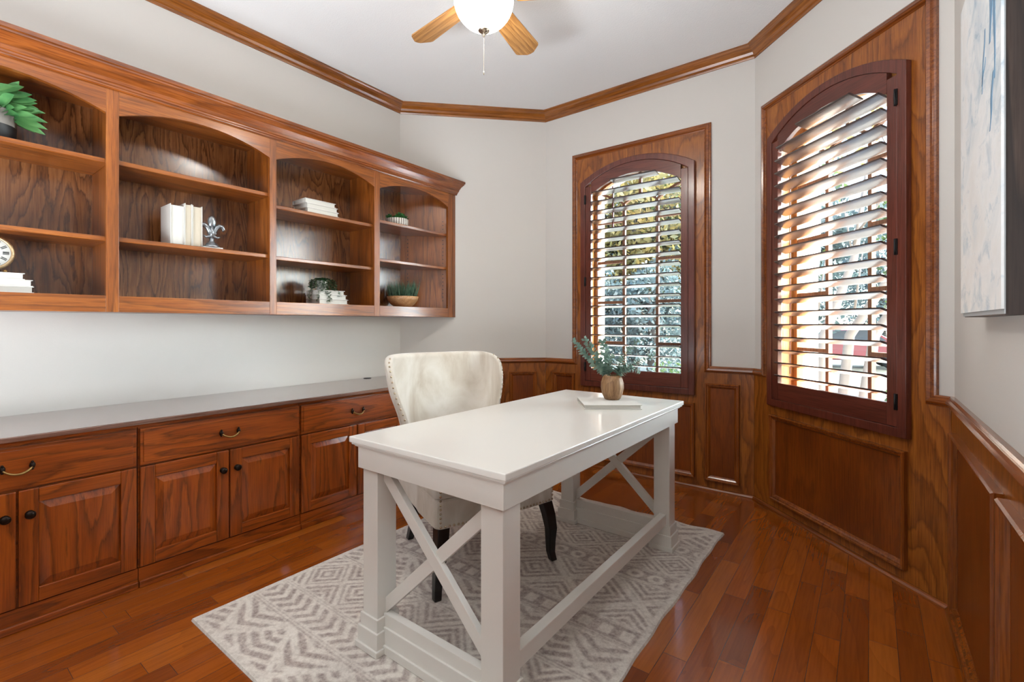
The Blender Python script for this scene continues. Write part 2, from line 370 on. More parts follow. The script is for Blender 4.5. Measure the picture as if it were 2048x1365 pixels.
struct(M(obj=T_A).prism([(0, 0), (LW, 0), (LW+.06, WT), (-.06, WT)], 0, CZ).build('wall_left_angled', paint))
struct(M().box(XR, XR+WT, YR, YC+.05, 0, CZ).build('wall_right', paint))
# unseen rear wall; opening to the hall widened to let in the added lamps
struct(M().box(-WT, .3, YR-.12, YR, 0, CZ).box(3.25, XR+WT, YR-.12, YR, 0, CZ).box(.3, 3.25, YR-.12, YR, 2.85, CZ).build('wall_rear', paint))
struct(M().box(-.3, -.2, -3.4, YR-.12, 0, CZ).box(XR+.2, XR+.3, -3.4, YR-.12, 0, CZ).box(-.3, XR+.3, -3.4, -3.3, 0, CZ).build('wall_hall', simple('bounce_cut_paint', '7d766e', .8)))  # unseen hall walls, coloured dark to cut bounce from behind
def arcpts(h, spring, apex, n=16, c=0):
    """points over an arch from +h to -h"""
    r = apex-spring; R = (h*h+r*r)/(2*r); zc = apex-R; a = math.asin(h/R)
    return [(c+R*math.sin(a-2*a*i/n), zc+R*math.cos(a-2*a*i/n)) for i in range(n+1)]
def arc_half(z, h, spring, apex):
    r = apex-spring; R = (h*h+r*r)/(2*r); zc = apex-R
    if z <= spring: return h
    v = R*R-(z-zc)**2
    return math.sqrt(v) if v > 0 else 0
def wall_hole(Mx, u0, u1, c, h, z0, spring, apex, y0, y1, zt, zb=0):
    Mx.box(u0, c-h, y0, y1, zb, zt); Mx.box(c+h, u1, y0, y1, zb, zt); Mx.box(c-h, c+h, y0, y1, zb, z0)
    A = arcpts(h, spring, apex, 16, c)
    for i in range(16):
        p, q = A[i], A[i+1]
        Mx.prism([(q[0], q[1]), (p[0], p[1]), (p[0], zt), (q[0], zt)], y0, y1, 'y')
    return Mx
CB, CC = 1.707, .625             # window centres on the far wall and on the right angled wall
LB, LC = XB-XA, math.hypot(XR-XB, YB-YC)
struct(wall_hole(M(obj=T_B), XA, XB, CB, .415, .69, 2.29, 2.42, 0, WT, CZ).build('wall_back', paint))
struct(wall_hole(M(obj=T_C), 0, LC, CC, .415, .69, 2.29, 2.42, 0, WT, CZ).build('wall_right_angled', paint))
struct(wall_hole(M(obj=T_B), XA-.07, XB+.11, CB, .385, .72, 2.27, 2.39, WT+.01, WT+.12, CZ+.1, -.3).build('wall_back_brick', brick_o))
struct(wall_hole(M(obj=T_C), -.11, LC+.11, CC, .385, .72, 2.27, 2.39, WT+.01, WT+.12, CZ+.1, -.3).build('wall_right_angled_brick', brick_o))

# crown moulding along every wall, mitred
cp = [(0, -.075), (.006, -.075), (.010, -.066), (.010, -.060), (.018, -.054), (.026, -.040), (.046, -.022), (.062, -.014), (.068, -.006), (.078, -.004), (.078, 0), (0, 0)]
def crown(name, T, L, k0, k1):
    # local frame: u along wall, room at -y
    rings = []
    for u, s, k in ((0, 1, k0), (L, -1, k1)):
        rings.append([(u+s*k*d, -d, CZ+z) for d, z in cp])
    n = len(cp); vs = rings[0]+rings[1]
    mm = M(obj=T); mm.add(vs, [(i, (i+1) % n, n+(i+1) % n, n+i) for i in range(n)]); mm.add(vs, [tuple(range(n)), tuple(range(n, 2*n))[::-1]])
    o = mm.build(name, crown_m); struct(o); return o
T_L = Matrix(((0, -1, 0, 0), (1, 0, 0, YR), (0, 0, 1, 0), (0, 0, 0, 1)))   # left wall: u along +y, room at +x (= -local y)
K = .4142
crown('trim_1', T_L, YC-YR, 1, K); crown('trim_2', T_A, LW, K, K); crown('trim_3', T_B.copy() @ Matrix.Translation((XA, 0, 0)), LB, K, K)
crown('trim_4', T_C, LC, K, K); crown('trim_5', T_R, YC-YR, K, 1)

# chair rail and window casing profile: a = inwards from the outer edge, d = depth
rail_p = [(0, .0), (0, .014), (.006, .018), (.012, .018), (.016, .026), (.028, .030), (.036, .024), (.040, .016), (.046, .013), (.046, 0)]
RZ = .869
shoe = [(0, 0), (0, .022), (.008, .021), (.016, .014), (.02, .008), (.02, 0)]
def panel_field(T, name, polys):
    m_ = M(T)
    for (u0, u1, z0, z1) in polys: m_.box(u0, u1, -.010, -.0005, z0, z1)
    return struct(m_.build(name, panel_z))
pm = [(0, 0), (0, .020), (.004, .026), (.010, .025), (.014, .018), (.019, .018), (.026, .013), (.034, .004), (.034, 0)]
def panel_frame(T, name, u0, u1, z0, z1):
    # outer moulding rectangle, counter-clockwise so that 'left' is inwards
    mm = M(obj=T @ Matrix.Translation((0, -.009, 0)))
    mm.sweep([(u0, z0), (u1, z0), (u1, z1), (u0, z1)], pm, closed=True)
    o = struct(mm.build(name, mould_z))
    M().box(u0+.02, u1-.02, -.0025, -.0015, z0+.02, z1-.02).build('inset_panel', field_z, o)
    return o
# far wall: boundary moulding goes rail - casing - rail; travel right-to-left keeps wood on the left side
hw = .5555; CT = 2.577
for (T, nm, L0, L1, c) in ((T_B, 'trim_6', XA, XB, CB+.008), (T_C, 'trim_7', 0, LC, CC+.009)):
    p = [(L1, RZ), (c+hw, RZ), (c+hw, CT), (c-hw, CT), (c-hw, RZ), (L0, RZ)]
    struct(M(obj=T).sweep(p, rail_p, e0=K, e1=K).build(nm, mould_x))
    mm = M(obj=T)
    mm.box(L0+.005, c-hw+.01, -.010, -.0005, 0, RZ-.02); mm.box(c+hw-.01, L1-.005, -.010, -.0005, 0, RZ-.02)
    mm.box(c-hw+.01, c-.44, -.010, -.0005, 0, CT-.03); mm.box(c+.44, c+hw-.01, -.010, -.0005, 0, CT-.03)
    mm.box(c-.44, c+.44, -.010, -.0005, 0, .675)
    A = arcpts(.44, 2.31, 2.44, 16, c)
    for i in range(16):
        a_, b_ = A[i], A[i+1]
        mm.prism([(b_[0], b_[1]), (a_[0], a_[1]), (a_[0], CT-.03), (b_[0], CT-.03)], -.010, -.0005, 'y')
    struct(mm.build(nm.replace('6', '8').replace('7', '9'), panel_z))
struct(M(obj=T_A).sweep([(LW, RZ), (.62, RZ)], rail_p, e0=K).build('trim_10', mould_x))
struct(M(obj=T_R).sweep([(YC-YR, RZ), (0, RZ)], rail_p, e1=K).build('trim_11', mould_x))
struct(M(obj=T_A).box(.62, LW-.005, -.010, -.0005, 0, RZ-.02).build('trim_12', panel_z))
struct(M(obj=T_R).box(.005, YC-YR, -.010, -.0005, 0, RZ-.02).build('trim_13', panel_z))
panel_frame(T_A, 'trim_14', .925, 1.168, .07, .75); panel_frame(T_A, 'trim_15', .655, .885, .07, .75)
panel_frame(T_B, 'trim_16', .972, 1.185, .07, .75); panel_frame(T_B, 'trim_17', 1.262, 2.160, .07, .60); panel_frame(T_B, 'trim_18', 2.232, 2.455, .07, .75)
panel_frame(T_C, 'trim_19', .178, 1.063, .07, .597)
panel_frame(T_R, 'trim_20', YC-2.46, YC-1.645, .06, .748); panel_frame(T_R, 'trim_21', YC-1.605, YC-.79, .06, .748); panel_frame(T_R, 'trim_22', YC-.75, YC+.06, .06, .748)
for nm, T, a_, b_, k0, k1 in (('baseboard_left_angled', T_A, LW, .62, K, 0), ('baseboard_back', T_B, XB, XA, K, K), ('baseboard_right_angled', T_C, LC, 0, K, K), ('baseboard_right', T_R, YC-YR, 0, 0, K)):
    struct(M(obj=T @ Matrix.Translation((0, -.009, 0))).sweep([(b_, 0), (a_, 0)], [(q, d) for q, d in shoe], e0=k1, e1=k0).build(nm, mould_x))

# ------------------------------------------------------------------ windows (sash, glass, jamb) built once in local coordinates, centred on u = 0
def window(name, T):
    root = bpy.data.objects.new(name, None); COL.objects.link(root); root.matrix_world = T; struct(root)
    return root
def shape_ring(mm, ho, so, ao, zo, hi, si, ai, zi, y0, y1, side_only=False, n=16):
    """frame between an outer and an inner arched outline"""
    O = [(ho, zo)]+arcpts(ho, so, ao, n)+[(-ho, zo)]; I = [(hi, zi)]+arcpts(hi, si, ai, n)+[(-hi, zi)]
    k = len(O)
    for i in range(k if not side_only else k-1):
        j = (i+1) % k
        mm.prism([O[i], O[j], I[j], I[i]], y0, y1, 'y')
def make_window(root):
    r = root
    j = M(); shape_ring(j, .415, 2.29, 2.42, .69, .395, 2.275, 2.40, .71, .0, .14)
    j.build('window_jamb', jamb_m, r)
    s = M(); shape_ring(s, .394, 2.274, 2.399, .711, .362, 2.248, 2.368, .745, .095, .135); s.build('window_sash', jamb_m, r)
    for u in (-.137, .137):
        M().box(u-.011, u+.011, .10, .125, .74, 2.14).build('muntin', munt_m, r)
    for sgn in (-1, 1):
        for z in (1.01, 1.34, 1.67, 2.0):
            M().box(min(sgn*.148, sgn*.365), max(sgn*.148, sgn*.365), .10, .125, z-.011, z+.011).build('muntin', munt_m, r)
        pts = [(sgn*(.137+.24*k/8), .1125, 2.135+.125*(k/8)**.8) for k in range(9)]
        ar = M()
        for k in range(8):
            a_, b_ = pts[k], pts[k+1]; ar.prism([(a_[0], a_[2]-.01), (b_[0], b_[2]-.01), (b_[0], b_[2]+.01), (a_[0], a_[2]+.01)], .10, .125, 'y')
        ar.build('muntin', munt_m, r)
    ar = M(); pts = [(-.137+.274*k/10, 2.135+.06*math.sin(PI*k/10)) for k in range(11)]
    for k in range(10):
        a_, b_ = pts[k], pts[k+1]; ar.prism([(a_[0], a_[1]-.01), (b_[0], b_[1]-.01), (b_[0], b_[1]+.01), (a_[0], a_[1]+.01)], .10, .125, 'y')
    ar.build('muntin', munt_m, r)
    M().box(-.011, .011, .10, .125, 2.19, 2.37).build('muntin', munt_m, r)
    g = M(); g.prism([(-.363, .744), (.363, .744)]+arcpts(.363, 2.247, 2.369), .110, .114, 'y'); g.build('window_pane', glass, r)
T1 = T_B @ Matrix.Translation((CB, 0, 0)); T2 = T_C @ Matrix.Translation((CC, 0, 0))
w1 = window('window_1', T1); make_window(w1)
w2 = copy_tree(w1); w2.name = 'window_2'; w2.matrix_world = T2

# plantation shutters
OH, OS, OA, OZ = .36, 2.216, 2.330, .804
def make_shutter(label, hs=1):
    root = thing('plantation_shutter', label, 'shutter', group='arched plantation shutters on the bay windows')
    f = M(); shape_ring(f, .457, 2.325, 2.456, .657, .413, 2.285, 2.414, .70, -.040, -.0105); f.build('frame', shut_z, root, bevel=.003)
    for s in (-1, 1):
        zt = 2.284
        M().box(min(s*.361, s*.411), max(s*.361, s*.411), -.036, -.008, .702, zt).build('stile', shut_z, root, bevel=.002)
    M().box(-.36, .36, -.035, -.009, .702, OZ).build('bottom_rail', shut_x, root, bevel=.002)
    tr_ = M(); I = arcpts(OH, OS, OA, 24); O = [(p[0], None) for p in I]
    r = 2.412-2.284; R = (.411**2+r*r)/(2*r); zc = 2.412-R
    for i in range(24):
        a_, b_ = I[i], I[i+1]
        tr_.prism([b_, a_, (a_[0], zc+math.sqrt(R*R-a_[0]**2)), (b_[0], zc+math.sqrt(R*R-b_[0]**2))], -.035, -.009, 'y')
    tr_.build('top_rail', shut_x, root)
    for z in (.815, 1.51, 2.18):
        M().box(hs*.4115-.0075, hs*.4115+.0075, -.046, -.036, z-.036, z+.036).tube([(hs*.4115, -.047, z-.036), (hs*.4115, -.047, z+.036)], .004).build('hinge', black_hole, root)
    return root
def louver_mesh(L):
    w, th = .0445, .0058; mm = M(); pr = []
    for k in range(16):
        a = 2*PI*k/16; pr.append((w*math.copysign(abs(math.cos(a))**.7, math.cos(a)), th*math.copysign(abs(math.sin(a))**.55, math.sin(a))))
    mm.prism(pr, -L, L, 'x')
    return mm
def fill_louvers(root, tilt):
    for k in range(20):
        z = .8425+.0765*k
        h = arc_half(z+.006, OH-.003, OS, OA)
        if z > OA-.012: break
        if h < .12: continue
        o = louver_mesh(h-.001).build('louver', louv_m, root); o.location = (0, -.022, z); o.rotation_euler = (-math.radians(tilt), 0, 0)
sh1 = make_shutter('red-brown arched shutter with nearly level louvers behind the eucalyptus', -1)
fill_louvers(sh1, 9); sh1.matrix_world = T1
M().tube([(-.338, .030, .86), (-.338, .030, 2.18)], .0035, 6).build('tilt_rod', shut_z, sh1)
M().box(-.205, -.193, .026, .036, 1.93, 2.27).build('top_tilt_rod', shut_z, sh1)
sh2 = make_shutter('red-brown arched shutter with tilted louvers on the angled wall beside the painting')
fill_louvers(sh2, 17); sh2.matrix_world = T2
M().box(.312, .330, .028, .038, 1.93, 2.27).build('top_tilt_rod', shut_z, sh2)
M().tube([(-.338, .030, .86), (-.338, .030, 2.18)], .0035, 6).build('tilt_rod', shut_z, sh2)

# ------------------------------------------------------------------ wall bookcase
XF = .33
bc = thing('wall_bookcase', 'long wall-hung oak bookcase with four arched bays and crown above the counter', 'bookcase')
def diag(x, g=.0): return YC+x-g     # face of the left angled wall at depth x
bays = [(-.09, .611), (.659, 1.362), (1.402, 2.101), (2.15, 2.841)]
SPR, APX, BZ = 2.148, 2.222, 1.296
ff = M()
def fbox(y0, y1, z0, z1): ff.box(XF-.02, XF, y0, y1, z0, z1, 0)
stiles = [(-.14, -.09), (.611, .659), (1.362, 1.402), (2.101, 2.15), (2.841, 2.895)]
for a_, b_ in stiles: M().box(XF-.02, XF, a_, b_, 1.22, 2.28).build('stile', wood_z, bc, bevel=.0015)
for (a_, b_) in bays:
    M().box(XF-.02, XF-.0003, a_, b_, 1.22, BZ).build('bottom_rail', wood_y, bc, bevel=.0015)
    h = (b_-a_)/2; c = (a_+b_)/2; A = arcpts(h, SPR, APX, 20, c); ar = M()
    for i in range(20):
        p, q = A[i], A[i+1]; ar.prism([q, p, (p[0], 2.28), (q[0], 2.28)], XF-.02, XF-.0003, 'x')
    ar.build('arched_rail', wood_y, bc)
# angled end filler strip
e = M(); e.prism([(XF-.02, 2.896), (XF, 2.896), (XF-.003, diag(XF-.003, .001)), (XF-.02, diag(XF-.02, .001))], 1.22, 2.28); e.build('end_strip', mould_z, bc)
M().prism([(.001, -.12), (.012, -.12), (.012, diag(.012, .02)), (.001, diag(.001, .02))], 1.235, 2.27).build('back_panel', back_wood, bc)
d_ = M()
M().prism([(.012, diag(.012, .02)), (.012, diag(.012, .002)), (XF-.02, diag(XF-.02, .002)), (XF-.02, diag(XF-.02, .02))], 1.235, 2.27).build('side_panel', wood_z, bc)
M().box(.001, XF-.02, -.14, -.12, 1.22, 2.28).build('side_panel', wood_z, bc)
for y in (.635, 1.382, 2.125): M().box(.012, XF-.02, y-.01, y+.01, 1.236, 2.255).build('divider', wood_z, bc)
def slab(z0, z1, x1, y0=-.12, name='shelf', mat=None, top_only=None):
    return M().prism([(.012, y0), (x1, y0), (x1, diag(x1, .021)), (.012, diag(.012, .021))], z0, z1).build(name, mat or wood_y, bc)
slab(1.22, 1.2955, XF-.0205, name='bottom_board').scale = (1, 1, 1)
slab(2.255, 2.28, XF-.0205, name='top_board')
XS = .306
shelves = {0: (1.94, 1.575), 1: (1.944, 1.578), 2: (1.882, 1.573), 3: (1.926, 1.643)}
for k, zs in shelves.items():
    y0, y1 = ((-.12, .625), (.645, 1.372), (1.392, 2.115), (2.135, None))[k]
    for z in zs:
        th = .022
        if y1 is None:
            M().prism([(.012, y0), (XS, y0), (XS, diag(XS, .021)), (.012, diag(.012, .021))], z-th, z).build('shelf', wood_y, bc, bevel=.003)
        else: M().box(.012, XS, y0, y1, z-th, z).build('shelf', wood_y, bc, bevel=.003)
ph = M()
for zz in range(22):
    for x in (.055, .262):
        z = 1.36+zz*.032; y = diag(x, .0204)
        if min(abs(z-s+.01) for s in shelves[3]) < .03: continue
        ph.add([(x-.003, y-.003, z-.003), (x+.003, y+.003, z-.003), (x+.003, y+.003, z+.003), (x-.003, y-.003, z+.003)], [(0, 1, 2, 3)])
ph.build('shelf_pin_holes', black_hole, bc)['kind'] = 'stuff'
# crown of the bookcase, dies into the angled wall
cprof = [(XF, 2.262), (XF+.006, 2.262), (XF+.009, 2.268), (XF+.009, 2.274), (XF+.013, 2.278), (XF+.013, 2.286), (XF+.018, 2.290), (XF+.022, 2.305), (XF+.034, 2.330), (XF+.048, 2.348), (XF+.052, 2.350), (XF+.052, 2.358), (XF+.059, 2.362), (XF+.059, 2.380), (.002, 2.380), (.002, 2.365), (XF, 2.365)]
cm = M(); n = len(cprof); vs = [(x, -.2, z) for x, z in cprof]+[(x, diag(x, .003), z) for x, z in cprof]
cm.add(vs, [(i, (i+1) % n, n+(i+1) % n, n+i) for i in range(n)]); cm.build('crown_moulding', mould_y if False else wood('bookcase_crown', 'y', '5c2e10', '8c4a1a', '985420', rings=3, scale=5, rough=.22, coat=.7, contrast=.6), bc)

# ------------------------------------------------------------------ base cabinets and countertop
def raised_door(y0, y1, z0, z1, x0, x1):
    d = M(); s = .055
    d.box(x0, x1, y0, y0+s, z0, z1, 0); d.box(x0, x1, y1-s, y1, z0, z1, 0)
    d.box(x0, x1-.0005, y0+s, y1-s, z0, z0+s, 1); d.box(x0, x1-.0005, y0+s, y1-s, z1-s, z1, 1)
    return d
def raised_panel(y0, y1, z0, z1, x0, x1):
    s = .050; p = M(); b_ = .036; xl, xh = x1-.012, x1-.001
    a0, a1, c0, c1 = y0+s, y1-s, z0+s, z1-s
    vs = [(xl, a0, c0), (xl, a1, c0), (xl, a1, c1), (xl, a0, c1), (xh, a0+b_, c0+b_), (xh, a1-b_, c0+b_), (xh, a1-b_, c1-b_), (xh, a0+b_, c1-b_),
          (x0+.003, a0, c0), (x0+.003, a1, c0), (x0+.003, a1, c1), (x0+.003, a0, c1)]
    p.add(vs, [(4, 5, 6, 7), (0, 1, 5, 4), (1, 2, 6, 5), (2, 3, 7, 6), (3, 0, 4, 7), (8, 9, 1, 0), (9, 10, 2, 1), (10, 11, 3, 2), (11, 8, 0, 3), (8, 11, 10, 9)])
    return p
def knob(y, z, x, parent):
    k = M(); k.T = Matrix.Translation((x, y, z)) @ Matrix.Rotation(PI/2, 4, 'Y')
    k.lathe([(0, 0), (.013, 0), (.014, .003), (.007, .006), (.006, .012), (.013, .016), (.016, .021), (.013, .026), (.006, .028), (0, .0285)], n=16)
    return k.build('knob', bronze, parent)
def bail(yc, z, x, parent, w=.040):
    k = M()
    for s in (-1, 1):
        k.ball((x+.004, yc+s*w, z), .011, 8, 6, 0, (.5, .85, 1.25)); k.ball((x+.012, yc+s*w, z), .007, 8, 6); k.ball((x+.006, yc+s*w, z+.013), .005, 6, 4); k.ball((x+.006, yc+s*w, z-.013), .005, 6, 4)
    pts = [(x+.014+.012*math.sin(PI*i/12), yc-w+2*w*i/12, z-.002-.021*math.sin(PI*i/12)**.7) for i in range(13)]
    k.tube(pts, [.0035+.0015*math.sin(PI*i/12) for i in range(13)], 8, 1)
    return k.build('handle', [bronze, brass], parent)
XD0, XD1 = .571, .589
def cabinet(y0, y1, label, has=True, wid=None):
    r = thing('base_cabinet', label, 'cabinet', group='built-in base cabinets under the counter')
    c = M()
    if y1 > 2.6: c.prism([(.003, y0), (.570, y0), (.570, y1), (y1-YC+.008, y1), (.003, 2.600)], 0, .709)
    else: c.box(.003, .570, y0, y1, .0, .709)
    c.build('carcass', wood_y if False else door_y, r)
    M().box(.5705, .583, y0, y1, .0, .083).build('plinth', door_y, r)
    M().box(.5835, .598, y0, y1, .0, .030).build('shoe_moulding', mould_x if False else door_y, r, bevel=.004)
    g = .005
    dr = M(); dr.box(XD0, XD1-.004, y0+g, y1-g, .537, .699); dr.box(XD1-.004, XD1, y0+g+.012, y1-g-.012, .549, .687)
    dd = dr.build('drawer', door_y, r, bevel=.003); bail((y0+y1)/2, .622, XD1, dd)
    m_ = (y0+y1)/2
    for s, (a_, b_) in ((-1, (y0+g, m_-.0035)), (1, (m_+.0035, y1-g))):
        d = raised_door(a_, b_, .088, .529, XD0, XD1).build('door', [door_z, door_y], r, bevel=.003)
        raised_panel(a_, b_, .088, .529, XD0, XD1).build('door_panel', door_z, d)
        knob(m_+s*.033, .436, XD1, d)
    return r
cabinet(-.076, .665, 'dark oak base cabinet at the near left, cut off by the photo edge')
cabinet(.668, 1.409, 'dark oak base cabinet with both doors fully visible, between its two neighbours')
cabinet(1.412, 2.153, 'dark oak base cabinet partly hidden by the front corner of the white desk')
cabinet(2.156, 2.897, 'far dark oak base cabinet hidden behind the wingback chair')
fl = M(); fl.prism([(.003, 2.90), (.583, 2.90), (.583, diag(.583, .004)), (.003, diag(.003, .004)-.0)], 0, .709) if False else fl.prism([(.305, 2.900), (.583, 2.900), (.583, diag(.583, .006))], 0, .709)
tag(fl.build('cabinet_filler', door_z), 'dark oak filler panel closing the base cabinets against the angled wall', 'filler')
ct = thing('countertop', 'long glossy wooden countertop along the left wall below the bookcase', 'countertop')
def ctp(x): return M()
M().prism([(.003, -.14), (.612, -.14), (.612, diag(.612, .004)), (.003, diag(.003, .004))], .7215, .742).build('top_board', top_m, ct, bevel=.004)
em = [(.571, .7095), (.592, .7095), (.594, .713), (.600, .716), (.604, .7205), (.571, .7205)]
n = len(em); vs = [(x, -.14, z) for x, z in em]+[(x, diag(x, .006), z) for x, z in em]; q = M(); q.add(vs, [(i, (i+1) % n, n+(i+1) % n, n+i) for i in range(n)])
q.build('edge_moulding', door_y, ct)
M().lathe([(0, .003), (.026, .003), (.030, .001), (.030, 0)], (.052, 2.243, .742), 24).build('cable_grommet', black_hole, ct)

# ------------------------------------------------------------------ books and shelf ornaments
def make_book(name, label, w, d, t_, pages=page_w, group=None, cover=book_white):
    """book lying flat: w along local x, d along local y, fore-edge at +y? spine at -y; origin at base centre"""
    r = thing(name, label, 'book', group=group)
    c = M(); ct_ = .0028
    c.box(-w/2, w/2, -d/2, d/2, 0, ct_); c.box(-w/2, w/2, -d/2, d/2, t_-ct_, t_); c.box(-w/2, w/2, -d/2, -d/2+ct_, ct_, t_-ct_)
    c.build('cover', cover, r, bevel=.0008)
    M().box(-w/2+.006, w/2-.006, -d/2+ct_+.0003, d/2-.007, ct_+.0002, t_-ct_-.0002).build('pages', pages, r)
    return r
def put(o, loc, rz=0, rx=0, ry=0): o.location = loc; o.rotation_euler = (rx, ry, rz); return o
PHV = -PI/2      # lying book with fore-edge (+y local) turned to the room (+x world)
def stack(spec, x, yc, z, group, labels, bw=.16):
    for (w, t_, dy, rz), lab in zip(spec, labels):
        b_ = make_book('book', lab, w, bw, t_, group=group); put(b_, (x, yc+dy, z), PHV+rz); z += t_+.0003
    return z
# bay 1 (near): clock on three books, bottom shelf
z = stack([(.22, .0275, .0, .0), (.212, .0275, -.0, .01), (.19, .0275, -.012, -.01)], .205, .270, BZ+.001, 'white books under the clock',
      ['bottom white book of the stack under the round clock', 'middle white book of the stack under the round clock', 'top white book of the stack, directly under the round clock'])
ck = thing('table_clock', 'round brass table clock with Roman numerals on a white book stack', 'clock', (.215, .256, z+.0005), -.12)
ck_r = .075
def ring_x(mm, prof, cz, n=40, mi=0):
    keep = mm.T; mm.T = Matrix.Translation((0, 0, cz)) @ Matrix.Rotation(PI/2, 4, 'Y'); mm.lathe(prof, n=n, mi=mi); mm.T = keep; return mm
cz = ck_r+.010
ring_x(M(), [(.0, -.02), (ck_r-.004, -.02), (ck_r, -.012), (ck_r, .004), (ck_r-.004, .012), (ck_r-.010, .014), (ck_r-.012, .010), (ck_r-.013, .004)], cz).build('case', simple('pale_brass', 'bda27c', .4, .7, noise=.15, scale=50), ck)
ring_x(M(), [(0, .002), (ck_r-.0125, .002)], cz).build('dial', simple('clock_dial', 'b9bab4', .6, noise=.06, scale=40), ck)
nm_ = M()
for k in range(12):
    a = 2*PI*k/12
    for off in {0: (-.4, .4, 1.2), 3: (-1, 0, 1), 6: (-.8, .6), 9: (-.6, .7)}.get(k, (-.6, .6)):
        R0, R1 = .038, .057; dx = off*.0045
        ca, sa = math.cos(a), math.sin(a)
        def P(r_, w_): return (.0028, r_*sa+w_*ca, cz+r_*ca-w_*sa)
        nm_.add([P(R0, dx-.0016), P(R0, dx+.0016), P(R1, dx+.0016), P(R1, dx-.0016)], [(0, 1, 2, 3)])
nm_.build('numerals', black_hole, ck)
hd = M()
for a, L, w_ in ((2.2, .034, .0022), (-1.9, .046, .0016)):
    ca, sa = math.cos(a), math.sin(a)
    hd.add([(.0036, -w_*ca, cz+w_*sa), (.0036, w_*ca, cz-w_*sa), (.0036, L*sa, cz+L*ca)], [(0, 1, 2)])
hd.build('hands', black_hole, ck)
for s_ in (-1, 1): M().ball((.0, s_*.045, .008), .008).build('foot', brass, ck)
# leaf helper
def leaf(mm, base, d, up, L, w, n=5, fold=.25, droop=.3, mi=0, tip=1.0, wide=.45):
    base = Vector(base); d = Vector(d).normalized(); up = Vector(up); side = d.cross(up)
    if side.length < 1e-3: side = d.cross(Vector((1, .1, 0)))
    side.normalize(); up = side.cross(d).normalized(); vs = []
    for i in range(n+1):
        t_ = i/n; ww = w*.5*(math.sin(PI*min(1, t_**(math.log(.5)/math.log(wide))))**.8 if 0 < t_ < 1 else .03)
        c = base+d*(L*t_)-Vector((0, 0, 1))*(droop*L*t_*t_)
        vs += [c+side*ww+up*(fold*ww), c, c-side*ww+up*(fold*ww)]
    fs = []
    for i in range(n): fs += [(i*3, i*3+1, i*3+4, i*3+3), (i*3+1, i*3+2, i*3+5, i*3+4)]
    mm.add(vs, fs, mi, True)
# big leafy plant, bay 1 top shelf
pp = thing('potted_plant', 'broad-leaved green plant in two-tone grey stoneware pot on top shelf, cut by the left edge', 'plant', (.205, .262, 1.941))
M().lathe([(0, 0), (.070, 0), (.074, .003), (.0752, .062), (.0752, .062)], n=32).build('pot_base', charcoal, pp)
M().lathe([(.0752, .0622), (.076, .128), (.072, .130), (.069, .126), (.069, .10), (0, .10)], n=32).build('pot', concrete, pp)
lf = M(); R_ = random.Random(3)
for k in range(52):
    az = R_.uniform(0, 2*PI); el = R_.uniform(-.05, 1.35); ln = R_.uniform(.06, .13)*(1.0 if el > .3 else .9)
    st = Vector((math.cos(az)*math.cos(el), math.sin(az)*math.cos(el), math.sin(el)))
    b0 = Vector((0, 0, .11))+st*R_.uniform(.01, .065)
    tip_ = b0+st*ln
    if tip_.x < -.18 or tip_.x > .20: continue
    if tip_.z > .295: continue
    leaf(lf, b0, st, (1, -.2, .45), ln, R_.uniform(.040, .052), 6, .3, R_.uniform(0, .25))
for dy, dz, L in ((.0, .17, .10), (.03, .18, .10), (.06, .15, .08), (.02, .2, .09), (-.02, .19, .1), (.05, .17, .09), (.05, .105, .115), (.06, .09, .1), (.045, .12, .12), (.05, .14, .11), (.04, .16, .1)):
    leaf(lf, (.04, dy, dz), (.12, 1, (dz-.115)*9), (1, -.2, .5), L, .040, 6, .3, .1)
lf.build('leaves', leaf_big, pp)
# upright books and fleur-de-lis, bay 2 middle shelf
def upright(label, y0, t_, h, d, xf, z, pages=page_m):
    b_ = make_book('book', label, h, d, t_, pages=pages, group='white books standing on the middle shelf')
    # stand: local x -> up, thickness -> +y world, fore-edge (+y local) -> +x world
    b_.matrix_world = Matrix(((0, 1, 0, xf-d/2), (0, 0, 1, y0), (1, 0, 0, z+h/2), (0, 0, 0, 1)))
    return b_
upright('thick white book standing at the left of the fleur-de-lis group', .883, .064, .212, .145, .27, 1.579, page_w)
upright('tall thin cream-paged book standing between two other white books', .949, .034, .226, .150, .268, 1.579)
upright('white book standing directly beside the silver fleur-de-lis', .985, .046, .222, .150, .268, 1.579)
fd = thing('fleur_de_lis_ornament', 'silver fleur-de-lis ornament on a white base beside upright books', 'ornament', (.255, 1.082, 1.579), -.15)
M().box(-.028, .028, -.048, .048, 0, .008).build('base', book_white, fd, bevel=.001)
M().lathe([(0, .008), (.036, .008), (.038, .014), (.030, .020), (.028, .028), (.016, .036), (.011, .048), (.013, .056), (.0, .06)], n=20).build('pedestal', silver, fd)
fp = M()
cen = [(.0, 0, .052), (.0, 0, .075), (0, 0, .10), (0, 0, .13), (0, 0, .155), (0, 0, .178)]
vs_ = []
fp.ball((0, 0, .150), .021, 12, 10, 0, (.6, 1, 1.6)); fp.tube([(0, 0, .055), (0, 0, .09), (0, 0, .13)], [.008, .013, .010], 10)
for s in (-1, 1):
    pts = [(0, s*.006, .075), (0, s*.012, .095), (0, s*.022, .118), (0, s*.036, .131), (0, s*.050, .127), (0, s*.057, .112), (0, s*.052, .103)]
    fp.tube(pts, [.008, .010, .012, .013, .012, .009, .005], 10)
    pts = [(0, s*.004, .078), (0, s*.014, .068), (0, s*.026, .064), (0, s*.040, .070)]; fp.tube(pts, [.008, .008, .007, .003], 8)
fp.box(-.012, .012, -.020, .020, .082, .090)
fp.build('fleur_de_lis', silver, fd)
